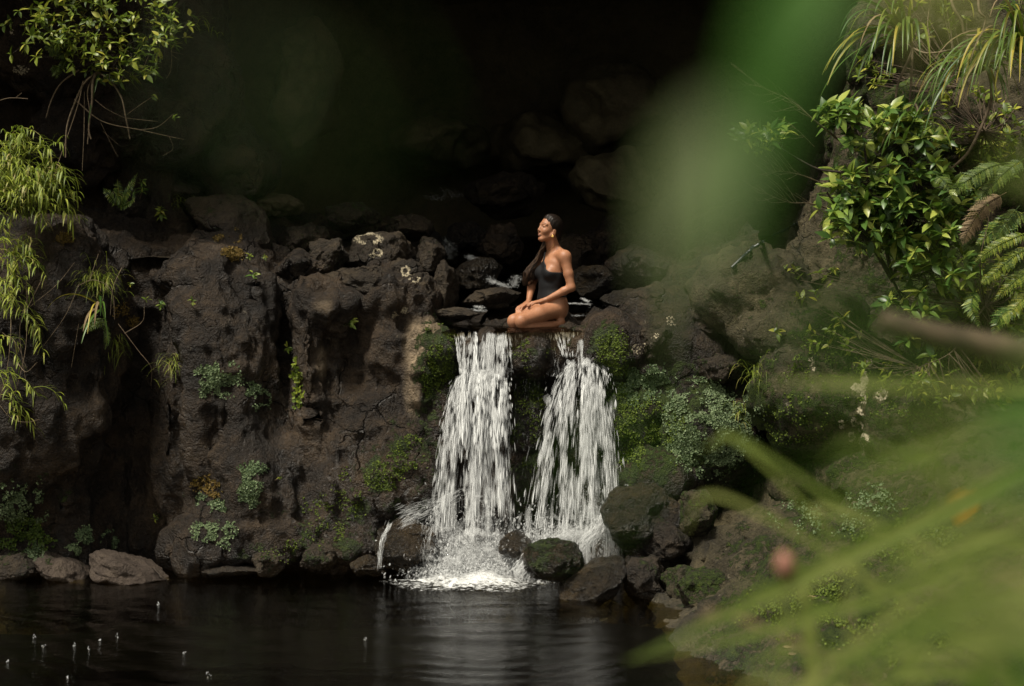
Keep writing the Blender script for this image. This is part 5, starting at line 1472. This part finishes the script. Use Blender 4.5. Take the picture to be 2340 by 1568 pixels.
lichen('pale lichen specks on the boulder at the right lip of the falls', [(1470,800,26,18),(1530,735,20,12),(1500,770,12,8)], 130, .008, 0, .0)
lichen('white forked streak of lichen on the right bank wall', [(1985,835,9,14),(1975,870,8,18),(1958,885,12,10),(1972,905,12,18),(1968,935,7,14)], 300, .012, 0, -.6)
lichen('ring shaped pale lichens below the white forked streak', [(1973,1005,12,14),(1945,1000,8,12),(1922,970,7,9),(1952,965,6,9),(1965,975,8,11)], 200, .011, .35, -.6)
lichen('pale round lichen right of the white forked streak', [(2014,900,13,13)], 80, .012, 0, -.6)
lichen('pale round lichen left of the white forked streak', [(1855,828,8,10),(1858,843,5,5)], 50, .011, 0, -.6)
lichen('white lichen flecks on the dark wall at the far left top', [(60,55,12,10),(45,160,18,10),(28,72,6,6)], 60, .010, 0, .0)
# --- right: the big shrub, bare twigs, strap plants, ferns, hose
shrub('leafy_shrub', 'big glossy leaved shrub on the right bank', (2040,640,15.6),
      [(2010,420,120,60,4),(2080,440,110,60,2),(2190,480,70,60,1),(2020,310,90,40,1),(2060,500,130,70,5),(1960,480,90,60,2.5),(1930,260,60,28,1.3),(2040,270,55,30,1.0),(2110,350,70,60,1.6),(2140,600,90,60,2.2),(2090,720,80,60,1.2),(1990,520,110,50,2),(2130,780,60,40,.7),(1735,315,38,28,.55),(1705,305,26,20,.3),(1780,305,22,16,.3),(2010,700,60,30,.4)],
      [([(2040,640,15.6),(1990,560,15.1),(1930,500,14.9),(1890,440,14.8)],.022),([(2040,640,15.6),(2010,500,15.1),(1985,420,14.9),(1975,340,14.9),(1950,280,15.0)],.018),([(1985,425,14.9),(1936,397,14.9),(1872,387,14.9),(1825,364,14.9),(1775,334,14.9),(1740,320,14.9)],.012),
       ([(2040,640,15.6),(2080,500,15.0),(2090,400,15.0),(2050,290,15.1)],.016),([(2040,640,15.6),(2120,620,15.0),(2160,560,14.9)],.014),([(2040,640,15.6),(2080,720,15.0),(2130,790,14.8)],.012)],
      K_MD, M_SHRUB, 560, 7, (.1,.9), M_DARKTW, cap=15.6)
shrub('undergrowth', 'loose yellow green undergrowth around the big glossy shrub', (2250,700,15.2),
      [(2260,700,90,110,3),(2160,860,110,60,2),(1830,640,70,40,.5),(2210,270,120,90,2),(2290,330,60,80,1.2),(2060,830,90,50,1.2),(2290,850,60,80,1.5),(1990,180,60,50,.8),(2120,40,100,50,1.2),(1900,760,70,40,.5)],
      [([(2250,700,15.2),(2240,600,14.7),(2260,500,14.7)],.008),([(2250,700,15.2),(2180,800,14.7),(2100,840,14.7)],.008),([(2250,300,15.4),(2220,260,15.2),(2200,200,15.2)],.008)],
      K_SM, M_YSHRUB, 300, 7, (.02,.35), M_TWIG, cap=16.3)
bt = empty('bare_twig', at(1919,320,15.3), 'fan of bare grey twigs reaching left out of the big shrub into the dark', 'twig')
def fan(main, r, nside, seed, ln=80):
    g = np.random.default_rng(seed); out = [L3(*main, r=r, r1=r*.25)]
    for k in range(nside):
        t = g.uniform(.25, .98)*(len(main)-1); i = min(int(t), len(main)-2); f = t-i
        p = np.array(main[i])*(1-f) + np.array(main[i+1])*f
        a = g.uniform(-1, 1); l = ln*g.uniform(.4, 1.1)
        q = p + np.array((-l*.55, -l*(.25+.6*a), -.05)); s = p + np.array((-l*(.9+.2*a), -l*(.5+.8*a), -.08))
        out.append(L3(tuple(p), tuple(q), tuple(s), r=r*.35, r1=.0012, n=5))
    return out
stems('twig', bt, fan([(1919,322,15.3),(1859,274,15.1),(1812,234,15.0),(1759,207,15.0),(1722,192,15.0)], .008, 16, 1) + fan([(1880,420,15.2),(1830,400,15.0),(1780,392,15.0),(1735,400,15.0)], .006, 14, 2, 70)
      + fan([(1860,335,15.3),(1825,300,15.1),(1790,270,15.1)], .004, 8, 3, 60) + fan([(1905,480,15.2),(1850,465,15.0),(1800,462,15.0),(1745,440,15.0)], .007, 12, 4, 60), M_DEADTW)
rosette('strap_leaved_plant', 'large strap leaved plant leaning left into the dark at the top right', 'plant', (2070,95,15.3), (-.7,-.3,.7), 46, .82, .040, .75, M_STRAP,
        dirs=[D_((-1,-.4,.5)), D_((-.8,-.5,.8)), D_((-.5,-.6,.9)), D_((-1,-.3,.15)), D_((-.3,-.6,.6)), D_((-.6,-.2,1.0)), D_((.0,-.6,.5)), D_((-.9,-.6,.3)), D_((-.2,-.5,.2))], dry=2, group='strap leaved plants at the top right',
        lines=[L3((2060,70,15.3),(2085,110,15.4),(2050,200,15.3),(2046,300,15.2),r=.014), L3((2085,110,15.4),(2082,190,15.3),(2075,260,15.3),r=.012), L3((2085,110,15.4),(2120,122,15.3),(2180,112,15.2),(2240,90,15.1),r=.010)])
rosette('strap_leaved_plant', 'dense strap leaved plant drooping at the right edge near the top', 'plant', (2335,115,14.6), (-.6,-.5,.6), 56, .84, .036, .9, M_STRAP,
        dirs=[D_((-1,-.3,.6)), D_((-.7,-.6,.6)), D_((-.3,-.6,.8)), D_((-.9,-.3,.2)), D_((.2,-.6,.6)), D_((-.5,-.4,.3)), D_((-.15,-.6,.3))], dry=5, group='strap leaved plants at the top right')
rosette('strap_leaved_plant', 'yellow streaked strap leaved plant drooping left of the dense one', 'plant', (2235,165,14.9), (-.5,-.5,.6), 44, .70, .034, .9, M_STRAP,
        dirs=[D_((-1,-.3,.55)), D_((-.7,-.6,.6)), D_((-.2,-.6,.7)), D_((.4,-.5,.6)), D_((-.9,-.3,.2)), D_((.1,-.6,.3))], dry=2, group='strap leaved plants at the top right',
        lines=[L3((2255,150,14.9),(2266,197,14.9),(2259,250,14.9),(2215,344,14.9),(2175,385,15.0),r=.016), L3((2175,385,15.0),(2140,378,15.1),(2120,372,15.2),r=.012)])
rosette('strap_leaved_plant', 'small arching strap leaved plant above the big shrub', 'plant', (2100,285,14.9), (-.2,-.5,.6), 11, .46, .032, .95, M_STRAP,
        dirs=[D_((-1,-.2,.5)), D_((-.9,-.3,.3)), D_((.5,-.3,.5)), D_((.35,-.4,.3)), D_((-.6,-.5,.5)), D_((.2,-.5,.6))], dry=1, group='strap leaved plants at the top right')
vs = empty('trailing_stem', at(2180,20,15.2), 'pale twisting bare stems hanging in from the top right', 'vine')
stems('stem', vs, [L3((2165,-40,15.2),(2178,15,15.1),(2198,52,15.1),(2207,80,15.1),(2252,78,15.0),r=.014), L3((2235,-30,15.1),(2238,25,15.0),(2252,45,15.0),(2240,90,15.0),r=.012), L3((2130,-20,15.6),(2120,50,15.5),(2125,100,15.4),(2118,140,15.4),r=.005), L3((2340,-10,14.8),(2325,40,14.8),r=.008), L3((2100,285,14.9),(2097,250,15.0),(2090,235,15.1),r=.012)], M_DEADTW)
fern('fern', 'arching green fern with a grey dead frond at the right edge', [([(2300,372,14.4),(2255,385,14.3),(2200,420,14.25),(2158,468,14.3)],.09,None),([(2345,360,14.4),(2300,390,14.3),(2260,430,14.3),(2215,480,14.3)],.085,None),([(2140,400,14.6),(2160,415,14.5),(2175,445,14.5)],.07,None),([(2300,440,14.5),(2250,470,14.4),(2215,520,14.4),(2200,560,14.4)],.10,M_DRY),([(2330,470,14.5),(2290,520,14.4),(2260,580,14.4)],.08,None)], M_FERN)
fern('fern', 'bright yellow green fern fronds hanging at the right edge', [([(2360,560,14.2),(2310,590,14.1),(2265,630,14.1),(2240,650,14.1)],.075,None),([(2370,610,14.2),(2320,640,14.1),(2270,690,14.1)],.075,None),([(2350,530,14.2),(2280,560,14.1),(2225,600,14.1)],.07,None),([(2365,660,14.2),(2330,690,14.1),(2300,730,14.1)],.08,None)], M_YSHRUB)
fern('fern', 'dim fern in the shade at the right edge behind the bright one', [([(2350,480,14.8),(2280,520,14.7),(2230,560,14.7)],.11,None),([(2340,700,14.6),(2290,720,14.5),(2270,770,14.5)],.09,None),([(2230,660,14.8),(2220,700,14.7),(2240,750,14.7)],.08,None)], M_SHRUB)
fern('fern', 'pale maidenhair fern on the wall between the strap plant and the shrub', [([(2080,190,15.5),(2050,205,15.4),(2020,225,15.4)],.07,None),([(2060,210,15.5),(2030,230,15.4),(2000,240,15.4)],.07,None),([(2080,230,15.4),(2110,225,15.3),(2140,218,15.3)],.06,None),([(2040,320,15.4),(2060,360,15.3),(2050,400,15.3)],.08,None),([(2020,300,15.4),(2030,340,15.3),(2015,370,15.3)],.07,None),([(2060,190,15.6),(2075,182,15.5),(2100,180,15.5)],.06,None)], M_FERN)
tuft('grass sprigs on the slope of the right bank beside the blurred stalk', (1730,860), 60, .26, M_BAMBOO, .006)
tuft('grass sprigs low on the right bank above the overhang', (1700,950), 40, .22, M_BAMBOO, .006)
bamboo('bamboo grass at the top right corner above the strap plants', [(2320,-10,14.7),(2290,10,14.8),(2345,30,14.6),(2080,-20,15.4)], 26, .4, 8, M_STRAP, .5, .8)
_hp = np.array(((1672,612),(1700,585),(1722,566),(1745,552),(1770,536),(1800,522),(1830,506)), float)
_ht = np.linspace(0, 6, 26)
hs_ = [(a, b, surf(a, b)[0][1] - .03) for a, b in zip(np.interp(_ht, range(7), _hp[:,0]), np.interp(_ht, range(7), _hp[:,1]))]
hs_ = [(a, b, np.median([q[2] for q in hs_[max(0,i-2):i+3]])) for i, (a, b, c) in enumerate(hs_)]
ho = empty('hose', at(*hs_[0]), 'black hose with knotted joints lying on the right bank', 'hose')
C = spline([at(*p) for p in hs_], 3); rr_ = np.full(len(C), .014); rr_[24:27] = .022; rr_[56:59] = .021
V, F = tube(C, rr_, 8); obj('pipe', mesh('pipe', V - np.array(ho.location), F, M_HOSE), ho)
# dry leaves on the lower right bank
for k, (px, py) in enumerate(((1790,1478),(1800,1495),(1915,1485),(1845,1365),(1850,1370),(1995,1430),(1840,1335))):
    h = surf(px, py)
    V, F = leaf_geo(.06, .018, .3, .2, 4); f = frame(unit((1, .2*k-.6, .1)), h[1])
    o = obj('dry_leaf', mesh('dry_leaf', V @ f.T, F, M_DRY), None, h[0] + h[1]*.006)
    tag(o, 'fallen dry orange leaf on the mossy rocks of the lower right bank', 'leaf', 'dry leaves on the lower right bank')

# ------------------------------------------------------------------ plants close to the lens, out of focus
def near_leaf(root, p, q, wpx, mat, sag=.06, name='leaf', fold=.2, face=(0,-1,.35)):
    """a pointed blade from p to q, each (px, py, distance)"""
    a, b = at(*p), at(*q); L = np.linalg.norm(b-a); W = wpx/FPX*(p[2]+q[2])/2
    V, F = leaf_geo(L, W, fold, sag, 8, .75)
    fr = frame(b-a, unit(face)); V = V @ fr.T + a - np.array(root.location)
    return obj(name, mesh(name, V, F, mat), root)
nb = empty('near_branch', at(2150,-420,.72), 'out of focus branch with broad leaves hanging in at the top close to the lens', 'branch')
stems('stem', nb, [L3((2150,-420,.72),(2020,-260,.68),(1900,-160,.64),r=.003)], M_TWIG)
near_leaf(nb, (1840,-200,.62), (1650,640,.60), 155, M_FGREEN)
near_leaf(nb, (1930,-170,.66), (1760,210,.64), 170, M_FGREEN)
near_leaf(nb, (1640,240,.54), (1520,660,.52), 165, M_FSHEEN, .02)
near_leaf(nb, (1536,380,1.2), (1526,880,1.2), 34, M_FSHEEN, .01)
near_leaf(nb, (1990,-160,.8), (2150,160,.8), 70, M_FGRASS)
near_leaf(nb, (2100,-160,.9), (2300,200,.9), 60, M_FGRASS)
ng = empty('near_grass', at(2900,2300,2.6), 'out of focus tall grass crossing the lower right close to the lens', 'grass', 'near grass at the lower right')
def blade(root, pts, w, mat=M_FGRASS):
    """a long blade through pts (px, py, distance) that rises from the bank beside the lens"""
    C = spline([at(*p) for p in pts], 8); n = len(C); t = np.linspace(0, 1, n)
    T = np.gradient(C, axis=0); s = np.cross(T, (0,-1,.2)); s /= np.linalg.norm(s, axis=1, keepdims=True)
    W = w/FPX*pts[0][2]*.5*np.clip((1-t)*4, .05, 1)
    up_ = np.cross(s, T); up_ /= np.linalg.norm(up_, axis=1, keepdims=True)
    V = np.concatenate([C + s*W[:,None] + up_*(W*.3)[:,None], C, C - s*W[:,None] + up_*(W*.3)[:,None]]) - np.array(root.location)
    i = np.arange(n-1)
    return obj('blade', mesh('blade', V, np.concatenate([np.stack([i, i+1, i+n+1, i+n], 1), np.stack([i+n, i+n+1, i+2*n+1, i+2*n], 1)]), mat), root)
for pts, w_ in ((([(2700,1560,2.52),(2340,1240,2.52),(2100,1330,2.52),(1750,1440,2.52),(1430,1510,2.52)]), 46), ([(2750,900,2.31),(2340,885,2.31),(2000,880,2.31),(1730,872,2.31)], 40), ([(2650,1000,2.31),(2340,1070,2.31),(2100,1200,2.31),(1850,1330,2.31),(1560,1460,2.31)], 34),
               ([(2600,1900,2.10),(2250,1480,2.10),(2100,1380,2.10),(1980,1310,2.10)], 26), ([(1500,2100,2.10),(1700,1720,2.10),(2000,1440,2.10),(2340,1230,2.10)], 34), ([(1900,2100,2.31),(2000,1650,2.31),(2130,1430,2.31),(2340,1180,2.31)], 30),
               ([(1650,2000,1.99),(1900,1560,1.99),(2140,1400,1.99),(2420,1290,1.99)], 40), ([(2150,2200,2.10),(2200,1700,2.10),(2280,1450,2.10),(2370,1300,2.10)], 60), ([(1875,2000,2.84),(1860,1640,2.84),(1845,1420,2.84),(1815,1255,2.84)], 32), ([(2700,1400,1.89),(2340,1350,1.89),(2150,1420,1.89),(1900,1560,1.89)], 50), ([(2700,960,1.68),(2400,960,1.68),(2150,1020,1.68),(1900,1110,1.68)], 44), ([(2300,2200,1.68),(2330,1750,1.68),(2250,1500,1.68),(2050,1250,1.68)], 40), ([(2900,1700,1.47),(2450,1500,1.47),(2200,1490,1.47),(1950,1600,1.47)], 60), ([(2600,2200,1.47),(2420,1700,1.47),(2330,1500,1.47),(2180,1330,1.47)], 50), ([(2800,1300,1.58),(2420,1180,1.58),(2200,1230,1.58),(1990,1330,1.58)], 44)):
    blade(ng, pts, w_*.52, M_FGRASS if rg.uniform() < .8 else M_DRY)
g_ = np.random.default_rng(77)
for k in range(30):
    d0 = g_.uniform(1.7, 2.9); x0, y0 = g_.uniform(2250, 2850), g_.uniform(1650, 2150)
    x1, y1 = g_.uniform(1640, 2400), g_.uniform(980, 1560)
    mx, my = (x0+x1)/2 + g_.normal(0, 60), (y0+y1)/2 - g_.uniform(40, 160)
    x2, y2 = x1 - g_.uniform(40, 120), y1 + g_.uniform(0, 90)
    blade(ng, [(x0,y0,d0),(mx,my,d0),(x1,y1,d0),(x2,y2,d0)], g_.uniform(8, 17), M_FGRASS if g_.uniform() < .85 else M_DRY)
blade(ng, [(1885,2000,3.0),(1862,1640,3.0),(1845,1420,3.0),(1815,1258,3.0)], 34)
blade(ng, [(2500,1000,2.6),(2200,1150,2.6),(1900,1290,2.6),(1430,1512,2.6)], 44)
g2 = empty('near_bush', at(2700,1500,.9), 'out of focus bright leaves filling the lower right corner close to the lens', 'shrub', 'near leaves at the lower right')
stems('stem', g2, [L3((2800,2000,1.0),(2600,1500,1.0),(2480,1200,1.0),(2440,950,1.1),r=.006), L3((2600,1500,1.0),(2450,1450,.9),(2380,1400,.85),r=.004)], M_TWIG)
for p, q, w_, mt in (((2540,1250,.62),(2280,1470,.6),120,M_FGRASS), ((2560,1450,.6),(2260,1640,.6),150,M_FGREEN), ((2500,1060,.8),(2200,1100,.8),90,M_FGREEN), ((2480,950,.9),(2180,1000,.9),70,M_FGREEN), ((2460,1150,.9),(2300,1020,.9),90,M_FGRASS),
                     ((2500,1500,.7),(2280,1350,.7),110,M_FSHEEN), ((2420,900,1.1),(2230,960,1.1),60,M_FGREEN), ((2430,980,1.1),(2260,900,1.1),50,M_FGREEN), ((2450,1350,.5),(2080,1430,.5),60,M_FGRASS), ((2460,760,.9),(2290,830,.9),60,M_FGRASS), ((2420,420,.9),(2250,350,.9),50,M_FGRASS)):
    near_leaf(g2, p, q, w_, mt)
g4 = empty('near_sprig', at(300,-500,.3), 'faint leaf sprig veiling the dark grotto at the upper left, close to the lens', 'sprig')
stems('stem', g4, [L3((200,-900,.3),(450,-150,.29),(640,160,.285),(800,330,.28),r=.0004)], M_TWIG)
for p, q, w_ in (((560,60,.29),(470,330,.28),22), ((640,180,.285),(760,400,.28),20), ((800,120,.285),(900,330,.28),14)):
    near_leaf(g4, p, q, w_, M_FGREEN)
g3 = empty('near_spray', at(2300,1000,.5), 'faint out of focus leaf spray veiling the right bank close to the lens', 'shrub', 'near leaves at the lower right')
stems('stem', g3, [L3((2620,1100,.5),(2300,960,.48),(2100,800,.46),(1950,700,.45),r=.0012)], M_TWIG)
for p, q, w_, mt in (((1960,700,.45),(1780,620,.42),70,M_FSHEEN), ((2000,740,.45),(1840,830,.42),70,M_FGREEN), ((2060,780,.46),(2000,640,.44),60,M_FGREEN), ((2120,820,.46),(1950,900,.44),60,M_FSHEEN), ((2200,880,.47),(2050,980,.45),60,M_FGREEN), ((1900,680,.44),(1740,730,.42),46,M_FSHEEN), ((2230,900,.47),(2150,760,.46),50,M_FGREEN), ((1800,640,.43),(1660,720,.41),40,M_FSHEEN),
   ((1480,960,.40),(1290,1200,.40),46,M_FGREEN), ((2300,1000,.5),(1990,1080,.48),50,M_FGRASS), ((2280,1060,.5),(2050,1220,.48),50,M_FGRASS), ((2340,700,.55),(2120,640,.52),44,M_FGRASS), ((2320,860,.55),(2090,900,.5),50,M_FGRASS), ((2360,1180,.6),(2080,1300,.55),60,M_FGRASS), ((2200,950,.5),(1880,1010,.47),46,M_FGRASS), ((2240,1120,.5),(1850,1240,.48),46,M_FGRASS), ((2380,1280,.6),(1900,1420,.55),50,M_FGRASS), ((2380,1420,.6),(1980,1540,.55),60,M_FGRASS), ((2260,1180,.5),(1720,1130,.46),40,M_FGREEN)):
    near_leaf(g3, p, q, w_*.85, mt)
br = empty('near_stick', at(2460,840,3.2), 'out of focus brown stick pointing left across the right bank', 'stick')
V, F = tube(spline([at(*p) for p in ((2560,860,3.2),(2340,805,3.2),(2150,765,3.2),(2010,730,3.2))], 8) - np.array(br.location), np.array((.021,)*12 + (.019,)*12), 8)
obj('stick', mesh('stick', V, F, M_TWIG), br)
ol = empty('orange_leaf', at(2210,1125,4.6), 'out of focus orange leaf in the lower right', 'leaf')
near_leaf(ol, (2205,1118,4.6), (2188,1200,4.6), 74, M_ORANGE, name='blade'); near_leaf(ol, (2212,1116,4.63), (2236,1172,4.63), 52, M_ORANGE, name='blade')
stems('stalk', ol, [L3((2208,1118,4.6),(2300,1060,4.6),(2460,1090,4.4),(2700,1300,4.2),r=.003)], M_TWIG)
nbud = empty('near_stalk', at(1760,2000,2.6), 'out of focus stalk with a pinkish bud in the lower right', 'stalk')
stems('stalk', nbud, [L3((1760,2000,2.6),(1785,1600,2.6),(1795,1420,2.6),(1795,1300,2.6),r=.004)], M_FGRASS)
V, F = ICO[2]; obj('bud', mesh('bud', V*np.array((.012,.012,.018)) + at(1793,1290,2.6) - np.array(nbud.location), F, plain_mat('pinkish bud', (.35,.16,.11), .6)), nbud)
